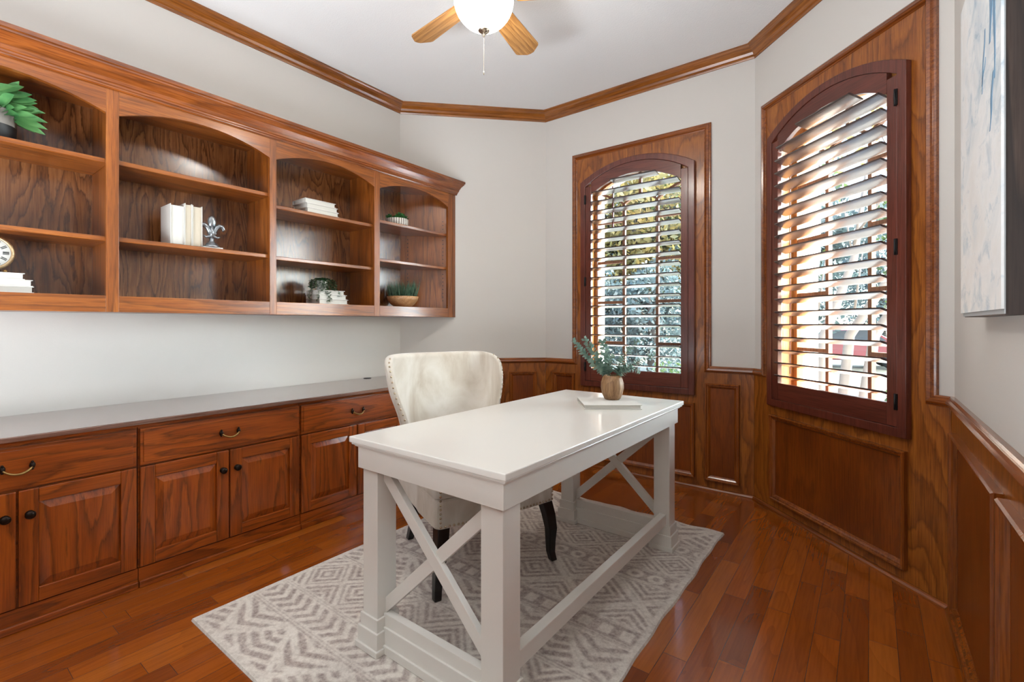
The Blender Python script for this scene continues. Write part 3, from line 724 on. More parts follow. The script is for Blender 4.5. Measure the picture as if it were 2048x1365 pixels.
# three stacked books, bay 3 top shelf
stack([(.225, .029, .006, 0), (.222, .029, .0, .012), (.215, .028, -.012, -.008)], .215, 1.723, 1.883, 'white books on the top shelf of the third bay',
      ['bottom white book of the three-book stack on the high shelf', 'middle white book of the three-book stack on the high shelf', 'top white book of the three-book stack on the high shelf'])
# books and trailing plant, bay 3 bottom
z = stack([(.215, .031, .006, 0), (.205, .030, .0, .01), (.195, .029, -.01, -.01)], .215, 1.800, BZ+.001, 'white books on the bottom shelf of the third bay',
      ['bottom white book of the stack beneath the trailing plant', 'middle white book of the stack beneath the trailing plant', 'top white book of the stack, carrying the trailing plant'])
tp = thing('trailing_plant', 'small trailing green plant in a white pot on stacked books', 'plant', (.215, 1.765, z+.0005))
M().lathe([(0, 0), (.030, 0), (.034, .05), (.036, .066), (.032, .066), (.031, .055), (0, .055)], n=24).build('pot', potwhite, tp)
tl = M(); sm = M(); R_ = random.Random(11)
for k in range(22):
    az = PI*2*k/22+R_.uniform(-.2, .2)
    L = R_.uniform(.05, .14) if k not in (0, 16, 17, 18, 1) else R_.uniform(.13, .17)
    dx, dy = math.cos(az), math.sin(az)
    if dx < -.3: L = min(L, .06)
    rad = .040+R_.uniform(0, .012)
    if dx < 0.5: rad = .04+.012*R_.random()
    pts = [Vector((0, 0, .056)), Vector((dx*.02, dy*.02, .078)), Vector((dx*.036, dy*.036, .079))]
    ex = .05+ .03*R_.random() if dx < .6 else .055
    lim = -(z-BZ)+.012
    nst = 7
    for i in range(1, nst+1):
        zz = .076-L*i/nst
        pts.append(Vector((dx*(ex), dy*(ex+.012*i/nst), max(zz, lim))))
    if dx > .2:
        for p in pts[3:]: p.x = max(p.x, .078 if p.z < .003 else p.x)
    elif dy < -.3 or dy > .3:
        for p in pts[3:]:
            if p.z < .0: p.z = max(p.z, .012) if dy > -.0 else p.z
            if dy < -.3 and p.z < .0: p.y = min(p.y, -.092)
    sm.tube(pts, .001, 5)
    for i in range(1, len(pts)):
        for q in range(6):
            f_ = (q+.5)/6; c = pts[i-1].lerp(pts[i], f_); a2 = R_.uniform(0, 2*PI)
            leaf(tl, c, (math.cos(a2), math.sin(a2), R_.uniform(-.3, .5)), (0, 0, 1), .018, .014, 3, .2, .1)
sm.build('stems', stem_m, tp); tl.build('leaves', leaf_trail, tp)
# succulents in fluted bowl
sp_ = thing('succulent_bowl', 'dark green succulents in a low fluted white and brown bowl', 'plant', (.195, 2.415, 1.927))
flm, t, b = newmat('fluted_white_glaze')
tc = node(t, 'ShaderNodeTexCoord'); sep = node(t, 'ShaderNodeSeparateXYZ'); t.links.new(tc.outputs['Object'], sep.inputs[0])
ang = math_(t, 'ARCTAN2', sep.outputs[1], sep.outputs[0]); nz = node(t, 'ShaderNodeTexNoise', inp={'Scale': 30.0}); t.links.new(tc.outputs['Object'], nz.inputs['Vector'])
sv = math_(t, 'ADD', math_(t, 'SINE', math_(t, 'MULTIPLY', ang, 28.0)), math_(t, 'MULTIPLY_ADD', nz.outputs[0], 1.2, -.6))
t.links.new(ramp(t, math_(t, 'MULTIPLY_ADD', sv, .5, .5), [(.1, srgb('5c4a3c')), (.35, srgb('e6e2da'))]), b.inputs['Base Color']); b.inputs['Roughness'].default_value = .4
M().lathe([(0, 0), (.074, 0), (.080, .004), (.085, .02), (.086, .056), (.082, .058), (.080, .05), (0, .05)], n=112, flute=.04, nf=56).build('bowl', flm, sp_)
M().lathe([(0, 0), (.076, .0), (.0815, .006), (.0815, .0061)], n=48).build('base_ring', simple('brown_stoneware', '4c3a2e', .6), sp_)
sl = M(); R_ = random.Random(5)
for k in range(17):
    a = R_.uniform(0, 2*PI); r_ = .068*math.sqrt(R_.random()); c = Vector((r_*math.cos(a), r_*math.sin(a), .05)); sz = R_.uniform(.026, .046)
    for i in range(16):
        th = i*2.4; el = .25+1.2*(i/16)
        leaf(sl, c+Vector((0, 0, .004+.012*i/16)), (math.cos(th)*math.cos(el), math.sin(th)*math.cos(el), math.sin(el)), (0, 0, 1), sz*(1.15-.4*i/16), sz*.42, 4, .5, -.1, wide=.6)
sl.build('leaves', leaf_succ, sp_)
# grass in wooden bowl
gb = thing('grass_bowl', 'green grass tuft in a pale wooden bowl on the bottom shelf, far end bay', 'plant', (.19, 2.475, BZ+.001))
M().lathe([(0, 0), (.062, 0), (.068, .004), (.096, .026), (.117, .056), (.125, .084), (.120, .084), (.112, .06), (.09, .05), (0, .05)], n=40).build('bowl', bowl_wood, gb)
M().lathe([(0, .066), (.112, .066)], n=32).build('soil', soil, gb)
gr = M(); R_ = random.Random(8)
for k in range(300):
    a = R_.uniform(0, 2*PI); r_ = .104*math.sqrt(R_.random()); c = Vector((r_*math.cos(a), r_*math.sin(a), .066)); a2 = a+R_.uniform(-.8, .8)
    ln = R_.uniform(.09, .16); sp2 = .05+.32*(r_/.104)*R_.uniform(.4, 1)
    leaf(gr, c, (math.cos(a2)*sp2, math.sin(a2)*sp2, 1), (math.cos(a2+1.5), math.sin(a2+1.5), .3), ln, R_.uniform(.004, .0075), 4, .2, R_.uniform(-.02, .05), wide=.35)
gr.build('grass_blades', leaf_grass, gb)

# ------------------------------------------------------------------ rug: woven pattern kept as a pattern value on the pile
RX0, RX1, RY0, RY1 = 1.04, 2.512, .716, 2.790
def rug():
    nx, ny = 380, 536
    xs = np.linspace(RX0, RX1, nx); ys = np.linspace(RY0, RY1, ny); X, Y = np.meshgrid(xs, ys)
    u = X-RX0; v = Y-RY0; Wd = RX1-RX0; Ln = RY1-RY0
    pat = np.zeros_like(X)     # 1 = cream line, 0 = taupe ground
    def tri(x, p): return np.abs(((x/p) % 1)-.5)*2
    def line(d, w): return np.clip(1.2-np.abs(d)/w, 0, 1)
    bands = [(.03, .215, 'tri'), (.215, .245, 'sep'), (.245, .355, 'fish'), (.355, .385, 'sep'), (.385, .635, 'dia'), (.635, .665, 'sep'), (.665, .86, 'tri2'), (.86, .885, 'sep'), (.885, .975, 'dash'), (.975, 1.0, 'sep'),
             (1.0, 1.30, 'dia2'), (1.30, 1.33, 'sep'), (1.33, 1.42, 'circ'), (1.42, 1.45, 'sep'), (1.45, 1.66, 'dia'), (1.66, 1.69, 'sep'), (1.69, 1.77, 'circ'), (1.77, 1.80, 'sep'), (1.80, 2.045, 'tri')]
    for (a, b_, k) in bands:
        m_ = (v >= a) & (v < b_); h = b_-a; w = (v-a)/h
        if k == 'sep': q = np.where((np.abs(w-.28) < .09) | (np.abs(w-.72) < .09), .1, 1.0)
        elif k in ('tri', 'tri2'):
            p = .36 if k == 'tri' else .30; t_ = tri(u, p)
            up = (w < t_); d1 = np.abs(w-t_)
            st = ((w*1.0+t_*.35)*4.2) % 1; st2 = ((1-w)*1.0*3.4+t_*1.6) % 1
            q = np.where(up, (st < .42)*1.0, (np.abs(st2-.5) < .26)*1.0); q = np.maximum(q, d1 < .10)
        elif k == 'fish':
            t_ = np.abs(w-.5)*2; q = (((u+t_*.05)/.062) % 1 < .5)*1.0
        elif k in ('dia', 'dia2'):
            p = .25 if k == 'dia' else .34; t_ = tri(u, p)+np.abs(w-.5)*2
            q = ((t_*(3.0 if k == 'dia' else 3.6)) % 1 < .46)*1.0; q = np.where(np.abs(t_-1) < .09, 1.0, q)
        elif k == 'dash': q = ((tri(u, .085) < .55) & (np.abs(w-.5) < .3))*1.0
        elif k == 'circ':
            du = ((u/.10) % 1-.5)*.10; dv = (w-.5)*h; r_ = np.hypot(du, dv*1.0); q = ((r_ > .017) & (r_ < .038))*1.0
        pat[m_] = q[m_] if hasattr(q, 'shape') else q
    edge = np.minimum(np.minimum(u, Wd-u), np.minimum(v, Ln-v)); pat = np.where(edge < .028, .95, pat)
    # soft blur of the pile
    for _ in range(1):
        pat = (pat+np.roll(pat, 1, 0)+np.roll(pat, -1, 0)+np.roll(pat, 1, 1)+np.roll(pat, -1, 1))/5
    # gentle unevenness of the border, as the rug lies slightly rippled
    ex = (.0025*np.sin(Y*23)+.0025*np.sin(Y*9+1))*np.clip((u/Wd-.95)/.05, 0, 1); ey = (.006*np.sin(X*21)+.004*np.sin(X*37))*np.clip((v/Ln-.96)/.04, 0, 1)
    Z = np.full_like(X, .0095)+.0006*rng.rand(*X.shape); Z[0] = Z[-1] = .001; Z[:, 0] = Z[:, -1] = .001
    vs = np.stack([X+ex, Y+ey, Z], -1).reshape(-1, 3)
    idx = np.arange(nx*ny).reshape(ny, nx)
    F = np.stack([idx[:-1, :-1], idx[:-1, 1:], idx[1:, 1:], idx[1:, :-1]], -1).reshape(-1, 4)
    me = bpy.data.meshes.new('rug'); me.from_pydata(vs.tolist(), [], F.tolist())
    at = me.attributes.new('pattern', 'FLOAT', 'POINT'); at.data.foreach_set('value', pat.reshape(-1).astype(np.float32))
    m, t, b = newmat('woven_rug')
    an = node(t, 'ShaderNodeAttribute'); an.attribute_name = 'pattern'
    tc = node(t, 'ShaderNodeTexCoord'); n1 = node(t, 'ShaderNodeTexNoise', inp={'Scale': 60.0, 'Detail': 4.0, 'Roughness': .7}); t.links.new(tc.outputs['Object'], n1.inputs['Vector'])
    n2 = node(t, 'ShaderNodeTexNoise', inp={'Scale': 5.0, 'Detail': 3.0}); t.links.new(tc.outputs['Object'], n2.inputs['Vector'])
    ground = ramp(t, n1.outputs[0], [(.34, srgb('8f807a')), (.5, srgb('ada098')), (.66, srgb('c6bbb1'))])
    cream = ramp(t, n1.outputs[0], [(.3, srgb('c8bfb4')), (.6, srgb('e2dcd2'))])
    wear = math_(t, 'MULTIPLY', an.outputs['Fac'], ramp_v(t, n2.outputs[0]))
    t.links.new(mixc(t, wear, ground, cream), b.inputs['Base Color']); b.inputs['Roughness'].default_value = .95; b.inputs['Sheen Weight'].default_value = .2
    nb = node(t, 'ShaderNodeTexNoise', inp={'Scale': 400.0}); t.links.new(tc.outputs['Object'], nb.inputs['Vector'])
    bp = node(t, 'ShaderNodeBump', inp={'Strength': .5, 'Distance': .002}); t.links.new(nb.outputs[0], bp.inputs['Height']); t.links.new(bp.outputs[0], b.inputs['Normal'])
    me.materials.append(m)
    o = bpy.data.objects.new('rug', me); COL.objects.link(o)
    tag(o, 'cream and taupe geometric patterned rug under the white desk and chair', 'rug')
def ramp_v(t, f):
    r = t.nodes.new('ShaderNodeMapRange'); r.inputs['From Min'].default_value = .3; r.inputs['From Max'].default_value = .6; r.inputs['To Min'].default_value = .65; r.inputs['To Max'].default_value = 1
    t.links.new(f, r.inputs[0]); return r.outputs[0]
rug()

# ------------------------------------------------------------------ desk
DZ = .0108
dk = thing('writing_desk', 'white rectangular wooden desk with X-braced ends on the rug', 'desk', (2.026, 1.754, 0))
def DM(): return M(Matrix.Translation((-2.026, -1.754, 0)))
X0, X1, Y0, Y1 = 1.670, 2.382, .997, 2.511
DM().box(X0, X1, Y0, Y1, .741, .762).build('desktop', white_lac, dk, bevel=.003)
tm = DM()
for (o_, za, zb) in ((.006, .733, .7408), (.014, .726, .733)): tm.box(X0+o_, X1-o_, Y0+o_, Y1-o_, za, zb)
tm.build('edge_moulding', white_lac, dk, bevel=.003)
def ring_z(mm, x0, x1, y0, y1, w, z0, z1):
    O = [(x0, y0), (x1, y0), (x1, y1), (x0, y1)]; I = [(x0+w, y0+w), (x1-w, y0+w), (x1-w, y1-w), (x0+w, y1-w)]
    vs = [(p[0], p[1], z) for z in (z0, z1) for p in O+I]; fs = []
    for i in range(4):
        j = (i+1) % 4
        fs += [(i, j, 8+j, 8+i), (4+i, 12+i, 12+j, 4+j), (i, 4+i, 4+j, j), (8+i, 8+j, 12+j, 12+i)]
    mm.add(vs, fs)
ap = DM(); AX0, AX1, AY0, AY1 = 1.694, 2.358, 1.019, 2.489
ring_z(ap, AX0, AX1, AY0, AY1, .022, .650, .7255)
ap.build('apron', white_lac, dk, bevel=.001)
legs = [(1.706, 1.032), (2.264, 1.032), (1.706, 2.396), (2.264, 2.396)]
for lx, ly in legs:
    l = DM().box(lx, lx+.082, ly, ly+.082, DZ, .725).build('leg', white_lac, dk, bevel=.002)
    pl = DM()
    for o_, z1 in ((.007, .132), (.014, .088), (.021, .032)): pl.box(lx-o_, lx+.082+o_, ly-o_, ly+.082+o_, DZ, z1)
    pl.build('plinth', white_lac, l, bevel=.002)
for ly, sgn in ((1.032, 1), (2.396, 1)):
    yc = ly+.041; b_ = DM()
    b_.box(1.788, 2.264, yc-.014, yc+.014, DZ, .142); b_.box(1.788, 2.264, yc-.021, yc+.021, DZ, .098); b_.box(1.788, 2.264, yc-.028, yc+.028, DZ, .040)
    b_.build('end_stretcher', white_lac, dk, bevel=.0015)
    for (za, zb, dy) in ((.640, .188, -.004), (.165, .610, .004)):
        x0, x1 = 1.787, 2.265; w_ = .021
        dx, dz_ = x1-x0, zb-za; L = math.hypot(dx, dz_); nx_, nz_ = -dz_/L*w_, dx/L*w_
        k = w_*L/dx
        br = DM(); br.prism([(x0, za-k), (x1, zb-k), (x1, zb+k), (x0, za+k)], yc-.011+dy, yc+.011+dy, 'y'); br.build('cross_brace', white_lac, dk, bevel=.0015)
DM().box(2.293, 2.329, 1.113, 2.397, .138, .192).build('long_stretcher', white_lac, dk, bevel=.002)

# ------------------------------------------------------------------ wingback chair
ch = thing('wingback_chair', 'cream velvet wingback chair with nailhead trim and black legs behind the desk', 'chair', (1.80, 1.68, 0), math.radians(-109.3))
SH = .30
def chair_back():
    nu, nv = 33, 26; ths = .055
    front = []; back = []
    for j in range(nv+1):
        v = j/nv; z = .36+.645*v
        # half width: narrow at seat, flaring to rounded lobes
        hw_ = .262+.075*(1/(1+math.exp(-(v-.60)*13)))
        if v > .86: hw_ -= .022*((v-.86)/.14)**3
        wing = .17-.055*v if v < .8 else .126-.05*((v-.8)/.2)**2
        yb = -.56-.085*v
        for i in range(nu+1):
            u = -1+2*i/nu; au = abs(u)
            x = hw_*(math.sin(u*PI/2*.98)/math.sin(PI/2*.98))
            y = yb+wing*(au**3.2)*1.15
            zz = z-(.022*au**6 if v > .9 else 0)*((v-.9)/.1 if v > .9 else 0)
            front.append(Vector((x*.93, y+.02, zz)))
            nrm = Vector((u*.9*au, -1+.55*au**3, 0)).normalized()
            back.append(Vector((x*.93, y+.02, zz))+nrm*(ths*(.75+.25*(1-au))))
    return nu, nv, front, back
nu, nv, fr_, bk_ = chair_back()
cb = M(); W_ = nu+1; N_ = len(fr_)
fs = []
for j in range(nv):
    for i in range(nu):
        a_ = j*W_+i; fs.append((a_, a_+1, a_+W_+1, a_+W_)); fs.append((N_+a_, N_+a_+W_, N_+a_+W_+1, N_+a_+1))
for j in range(nv):
    for i in (0, nu):
        a_ = j*W_+i; fs.append((a_, a_+W_, N_+a_+W_, N_+a_))
for i in range(nu):
    fs.append((i, N_+i, N_+i+1, i+1)); a_ = nv*W_+i; fs.append((a_, a_+1, N_+a_+1, N_+a_))
cb.add(fr_+bk_, fs, 0, True)
cbo = cb.build('backrest', velvet, ch); ms = cbo.modifiers.new('s', 'SUBSURF'); ms.levels = 1; ms.render_levels = 1
# seat: apron with cushion
st = M(); pts = []
def seat_out(k, n=28):
    return None
outline = []
hwf, hwb, yf, yb = .315, .235, .03, -.60
outline = [(-hwf+.02, yf), (-hwf*.5, yf+.014), (0, yf+.018), (hwf*.5, yf+.014), (hwf-.02, yf), (hwf, yf-.02), (hwf-.012, -.2), (hwb+.02, -.45), (hwb, yb+.03), (hwb-.03, yb), (-hwb+.03, yb), (-hwb, yb+.03), (-hwb-.02, -.45), (-hwf+.012, -.2), (-hwf, yf-.02)]
st.prism(outline, SH, .43); so = st.build('seat', velvet, ch, bevel=.012)
cu = M(); n = len(outline)
ins = lambda k, z: [(x*(1-k), (y+.28)*(1-k)-.28, z) for x, y in outline]
R0, R1, R2, R3 = ins(.0, .431), ins(-.005, .46), ins(.05, .485), ins(.3, .495)
vs = R0+R1+R2+R3+[(0, -.28, .498)]
fs = []
for q in range(3):
    for i in range(n): fs.append((q*n+i, q*n+(i+1) % n, (q+1)*n+(i+1) % n, (q+1)*n+i))
for i in range(n): fs.append((3*n+i, 3*n+(i+1) % n, 4*n))
cu.add(vs, fs, 0, True); co = cu.build('seat_cushion', velvet, ch)
# side wings run down to the seat as low arms
for s in (-1, 1):
    aw = M(); P = [(s*.300, -.40), (s*.312, -.02)]
    prof = [(-.60, .30), (-.02, .30), (-.02, .42), (-.16, .44), (-.30, .47), (-.40, .52), (-.46, .56), (-.56, .58), (-.60, .55)]
    aw.prism([(y, z) for y, z in prof], lambda p: s*(.225+.06*(p[0]+.6)/.6), lambda p: s*(.262+.052*(p[0]+.6)/.6), 'x')
    aw.build('side_panel', velvet, ch, bevel=.010)
# nailheads
def nail(nh, p, d):
    k = Matrix.Translation(p) @ Vector(d).to_track_quat('Z', 'Y').to_matrix().to_4x4()
    keep = nh.T; nh.T = k; nh.lathe([(0, .004), (.003, .0032), (.0052, .001), (.0055, -.001)], n=8); nh.T = keep
nh = M()
for i in range(31):
    x = -.295+.59*i/30; y = yf+.019-.018*(abs(x)/.3)**2; nail(nh, (x, y, SH+.014), (0, 1, 0))
nh.build('nailhead_trim', nail_m, ch)
for s in (-1, 1):
    nh = M()
    for i in range(8): nail(nh, (s*.296, yf+.002, SH+.034+.018*i), (0, 1, 0))
    nh.build('nailhead_trim', nail_m, ch); nh = M()
    for i in range(1, 25):
        t_ = i/24*nv; j = int(min(t_, nv-1)); f_ = t_-j; col = 0 if s < 0 else nu
        P0 = fr_[j*W_+col].lerp(fr_[(j+1)*W_+col], f_); P1 = bk_[j*W_+col].lerp(bk_[(j+1)*W_+col], f_); p = P0.lerp(P1, .5)
        nail(nh, p+Vector((s*.0015, .001, 0)), (s*.8, .6, 0))
    nh.build('nailhead_trim', nail_m, ch)
for s in (-1, 1):
    pts = [(s*.275, -.005, SH+.002), (s*.286, .012, .24), (s*.296, .020, .17), (s*.300, .012, .10), (s*.302, .010, .05), (s*.308, .020, DZ)]
    lg = M(); vs = []; hs = [.028, .026, .023, .019, .017, .016]
    for p, h_ in zip(pts, hs): vs += [(p[0]-h_, p[1]-h_, p[2]), (p[0]+h_, p[1]-h_, p[2]), (p[0]+h_, p[1]+h_, p[2]), (p[0]-h_, p[1]+h_, p[2])]
    fs = [(i*4+k, i*4+(k+1) % 4, (i+1)*4+(k+1) % 4, (i+1)*4+k) for i in range(5) for k in range(4)]+[(3, 2, 1, 0), (20, 21, 22, 23)]
    lg.add(vs, fs); lg.build('leg', black_leg, ch, bevel=.004)
    lg = M(); pts = [(s*.19, -.50, SH+.002), (s*.19, -.515, .2), (s*.19, -.54, .10), (s*.19, -.585, DZ)]; hs = [.024, .021, .018, .016]; vs = []
    for p, h_ in zip(pts, hs): vs += [(p[0]-h_, p[1]-h_, p[2]), (p[0]+h_, p[1]-h_, p[2]), (p[0]+h_, p[1]+h_, p[2]), (p[0]-h_, p[1]+h_, p[2])]
    fs = [(i*4+k, i*4+(k+1) % 4, (i+1)*4+(k+1) % 4, (i+1)*4+k) for i in range(3) for k in range(4)]+[(3, 2, 1, 0), (12, 13, 14, 15)]
    lg.add(vs, fs); lg.build('leg', black_leg, ch, bevel=.003)

# ------------------------------------------------------------------ desk ornaments
bk = make_book('book', 'flat white coffee-table book under the wooden vase on the desk', .272, .235, .022, pages=page_w)
bk.location = (2.128, 2.145, .7623); bk.rotation_euler = (0, 0, math.radians(37.2))
for c in children(bk): pass
bk.rotation_euler = (0, 0, math.radians(37.2+180))
va = thing('wooden_vase', 'ribbed brown wooden vase on the white book, holding eucalyptus', 'vase', (2.122, 2.205, .7846))
M().lathe([(0, 0), (.034, 0), (.040, .004), (.051, .028), (.057, .058), (.056, .085), (.049, .108), (.041, .121), (.037, .121), (.044, .100), (.048, .06), (.03, .01), (0, .01)], n=48, flute=.03, nf=16).build('body', vase_wood, va)
def euc(label, tip, mid, n_l, size, seed, rnd=False):
    R_ = random.Random(seed); base = Vector((2.122, 2.205, .80)); mouth = Vector((2.122, 2.205, .905))
    tipv = Vector(tip); midv = Vector(mid); off = (midv-mouth); off.z = 0
    mouth = mouth+off.normalized()*.022; base = base-off.normalized()*.02
    P = [base, mouth, midv, tipv]
    def bez(t_): # catmull through mouth-mid-tip
        a, b_, c = mouth, midv, tipv; return a*(1-t_)**2+(b_*2-a*.5-c*.5)*2*t_*(1-t_)+c*t_*t_
    pts = [base]+[bez(i/12) for i in range(13)]
    r = M(); r.tube(pts, [.0022]*5+[.0016]*5+[.001]*4, 6)
    root = thing('eucalyptus_sprig', label, 'sprig', group='eucalyptus sprigs in the wooden vase')
    r.build('stem', stem_m, root); lm = M()
    n_l = int(n_l*1.25)
    for i in range(n_l):
        t_ = .04+.96*i/(n_l-1); c = bez(t_); size_ = size*1.3; tg = (bez(min(1, t_+.03))-bez(max(0, t_-.03))).normalized(); sz = size_*(1.1-.5*t_)*R_.uniform(.8, 1.15)
        a0 = R_.uniform(0, PI)
        for s in (0, PI):
            sd_ = tg.orthogonal().normalized(); q = Matrix.Rotation(a0+s, 3, tg) @ sd_
            d = (q*.9+tg*.45).normalized(); leaf(lm, c, d, tg, sz, sz*1.05, 5, .15, .05, wide=.55)
    lm.build('leaves', leaf_euc, root)
euc('eucalyptus sprig reaching furthest left, its tip in front of the wood casing', (1.890, 2.225, 1.075), (1.985, 2.212, .985), 26, .024, 1)
euc('upper-left eucalyptus sprig with a round tip above the leftmost sprig', (1.945, 2.24, 1.085), (2.025, 2.225, .995), 22, .026, 2)
euc('upright eucalyptus sprig in front of the left window edge', (2.035, 2.27, 1.075), (2.07, 2.24, 1.0), 13, .029, 3)
euc('tall eucalyptus sprig right of centre with sparse dark leaves', (2.235, 2.29, 1.085), (2.165, 2.245, 1.0), 12, .028, 4)
euc('eucalyptus sprig reaching furthest right with a round olive tip', (2.305, 2.28, 1.015), (2.215, 2.235, .960), 15, .027, 5)
euc('low eucalyptus sprig arching right just above the desk', (2.245, 2.245, .925), (2.185, 2.222, .945), 15, .022, 6)
euc('short eucalyptus sprig filling the middle of the vase', (2.12, 2.20, 1.0), (2.10, 2.205, .955), 10, .024, 7)

# ------------------------------------------------------------------ ceiling fan
fan = thing('ceiling_fan', 'ceiling fan with five oak blades and lit ribbed glass bowl', 'ceiling fan', (1.712, 1.69, 0))
M().lathe([(0, CZ-.0005), (.075, CZ-.0005), (.078, CZ-.02), (.06, CZ-.045), (.02, CZ-.055), (.016, CZ-.06), (.016, CZ-.13), (.03, CZ-.14)], n=32).build('canopy', nickel, fan)
M().lathe([(0, 2.885), (.05, 2.885), (.09, 2.87), (.105, 2.83), (.105, 2.765), (.09, 2.74), (.055, 2.73), (.055, 2.715), (.08, 2.705), (.085, 2.685), (.0, 2.685)], n=36).build('motor_housing', nickel, fan)
for k in range(5):
    a = math.radians(174+72*k-1); R = Matrix.Rotation(a, 4, 'Z') @ Matrix.Translation((0, 0, 2.715)) @ Matrix.Rotation(math.radians(-11), 4, 'X')
    b_ = M(); w0, w1 = .054, .070
    pl = [(.155, -w0), (.490, -w1), (.503, -w1+.006), (.540, -.020), (.543, 0), (.540, .020), (.503, w1-.006), (.490, w1), (.155, w0), (.14, w0-.02), (.14, -w0+.02)]
    b_.prism(pl, -.0035, .0035); bo = b_.build('blade', blade_m, fan, bevel=.001); bo.matrix_local = R
    ir = M(); ir.prism([(.055, -.012), (.12, -.016), (.19, -.035), (.20, 0), (.19, .035), (.12, .016), (.055, .012)], .004, .009); ir.build('blade_iron', nickel, bo)
gp = []
for i in range(17):
    a = PI/2*i/16; gp.append((.140*math.sin(a)**1.2 if a > 0 else 0, -.142*math.cos(a)))
gp += [(.139, .012), (.136, .024), (.118, .034)]
g_ = M(); g_.lathe(gp, n=48); go = g_.build('glass_bowl', globe_m, fan, loc=(0, 0, 2.685))
M().lathe([(0, 2.512), (.004, 2.514), (.007, 2.520), (.004, 2.526), (.009, 2.530), (.019, 2.534), (.027, 2.540), (.028, 2.545), (0, 2.549)], n=20).build('finial', nickel, fan)
pc = M()
for i in range(46): pc.ball((0, 0, 2.512-i*.0036), .0013, 6, 4)
pc.tube([(0, 0, 2.35), (0, 0, 2.335)], .0026, 6); pc.build('pull_chain', nickel, fan)

# ------------------------------------------------------------------ abstract painting on the right wall
art = thing('abstract_painting', 'white and blue abstract painting with dark wood sides on the right wall', 'painting', (XR, 1.70, 1.65))
def AMx(): return M(Matrix.Translation((-XR, -1.70, -1.65)))
AMx().box(3.382, XR-.001, 1.400, 1.93, 1.184, 2.09).build('side_frame', wenge, art, bevel=.001)
AMx().box(3.3795, 3.3818, 1.392, 1.935, 1.186, 2.088).build('backing_board', simple('grey_board', 'a8acad', .7), art)
cv, t, b = newmat('abstract_paint')
tc = node(t, 'ShaderNodeTexCoord'); mp = node(t, 'ShaderNodeMapping'); mp.inputs['Scale'].default_value = (1, .9, 1.3); t.links.new(tc.outputs['Object'], mp.inputs[0])
n1 = node(t, 'ShaderNodeTexNoise', inp={'Scale': 3.2, 'Detail': 5.0, 'Distortion': 1.2}); t.links.new(mp.outputs[0], n1.inputs['Vector'])
n2 = node(t, 'ShaderNodeTexNoise', inp={'Scale': 9.0, 'Detail': 6.0, 'Roughness': .7, 'Distortion': .6}); t.links.new(mp.outputs[0], n2.inputs['Vector'])
c = ramp(t, n1.outputs[0], [(.3, srgb('7fa0b6')), (.40, srgb('c3cdd2')), (.50, srgb('e0e2e2')), (.62, srgb('d6d6d4')), (.72, srgb('b9c4ca'))])
c = mixc(t, .55, c, ramp(t, n2.outputs[0], [(.36, srgb('9fb3bf')), (.48, srgb('e4e4e3')), (.7, srgb('dcdad6'))]))
t.links.new(c, b.inputs['Base Color']); b.inputs['Roughness'].default_value = .5
bp = node(t, 'ShaderNodeBump', inp={'Strength': .5, 'Distance': .003}); t.links.new(n2.outputs[0], bp.inputs['Height']); t.links.new(bp.outputs[0], b.inputs['Normal'])
AMx().box(3.3745, 3.3793, 1.390, 1.937, 1.196, 2.090).build('canvas', cv, art)
stq = AMx(); blue = simple('blue_paint_stroke', '6f97b5', .5, noise=.35, scale=30)
for (ya, za, yb2, zb, w_) in ((1.48, 2.03, 1.50, 1.80, .020), (1.455, 2.0, 1.452, 1.70, .012), (1.56, 1.86, 1.60, 1.72, .007), (1.47, 1.72, 1.50, 1.60, .010), (1.425, 1.98, 1.43, 1.86, .012), (1.60, 1.74, 1.55, 1.79, .006)):
    pts_ = []; N = 10
    for i in range(N+1):
        f_ = i/N; w2_ = w_*(.35+.65*math.sin(PI*min(1, f_+.12))); y_ = ya+(yb2-ya)*f_+.004*math.sin(9*f_+ya*50); z_ = za+(zb-za)*f_; pts_.append((y_, z_, w2_))
    for i in range(N):
        p, q = pts_[i], pts_[i+1]
        stq.prism([(p[0]-p[2], p[1]), (p[0]+p[2], p[1]), (q[0]+q[2], q[1]), (q[0]-q[2], q[1])], 3.3738, 3.3746, 'x')
stq.build('paint_strokes', blue, art)

# ------------------------------------------------------------------ outside
lw = M().box(-40, 40, -30, 60, -.5, -.35).build('lawn', lawn_m); tag(lw, 'sunlit lawn outside the bay windows', 'lawn')
pt = M().box(-3.5, 7.5, 3.95, 10.2, -.3495, -.33).box(4.2, 10, -3, 3.94, -.3495, -.33); tag(pt.build('added_bounce_paving', simple('bounce_paving', 'a5a29b', .9, noise=.08, scale=5)), 'added pale paving outside the bay windows, bouncing sunlight into the room', 'paving')  # added below the sightline as a reflector for louvers and ceiling
def foliage(name, c, r, n, size, mat, parent, seed, squash=(1, 1, .8), core=.35):
    R_ = np.random.RandomState(seed); d = R_.normal(size=(n, 3)); d /= np.linalg.norm(d, axis=1)[:, None]
    rad = r*(core+(1-core)*R_.rand(n)**.5); lump = 1+.22*np.sin(d[:, 0]*5+seed)+.2*np.sin(d[:, 1]*6+seed*2)+.15*np.sin(d[:, 2]*7)
    P = d*(rad*lump)[:, None]*np.array(squash)+np.array(c)
    A = R_.normal(size=(n, 3)); A /= np.linalg.norm(A, axis=1)[:, None]; B = np.cross(A, R_.normal(size=(n, 3))); B /= np.linalg.norm(B, axis=1)[:, None]
    s = size*(.6+.8*R_.rand(n))[:, None]
    V = np.stack([P-A*s, P-B*s*.5, P+A*s, P+B*s*.5], 1).reshape(-1, 3); F = np.arange(4*n).reshape(n, 4)
    me = bpy.data.meshes.new(name); me.from_pydata(V.tolist(), [], F.tolist()); me.materials.append(mat)
    o = bpy.data.objects.new(name, me); COL.objects.link(o)
    if parent: o.parent = parent
    return o
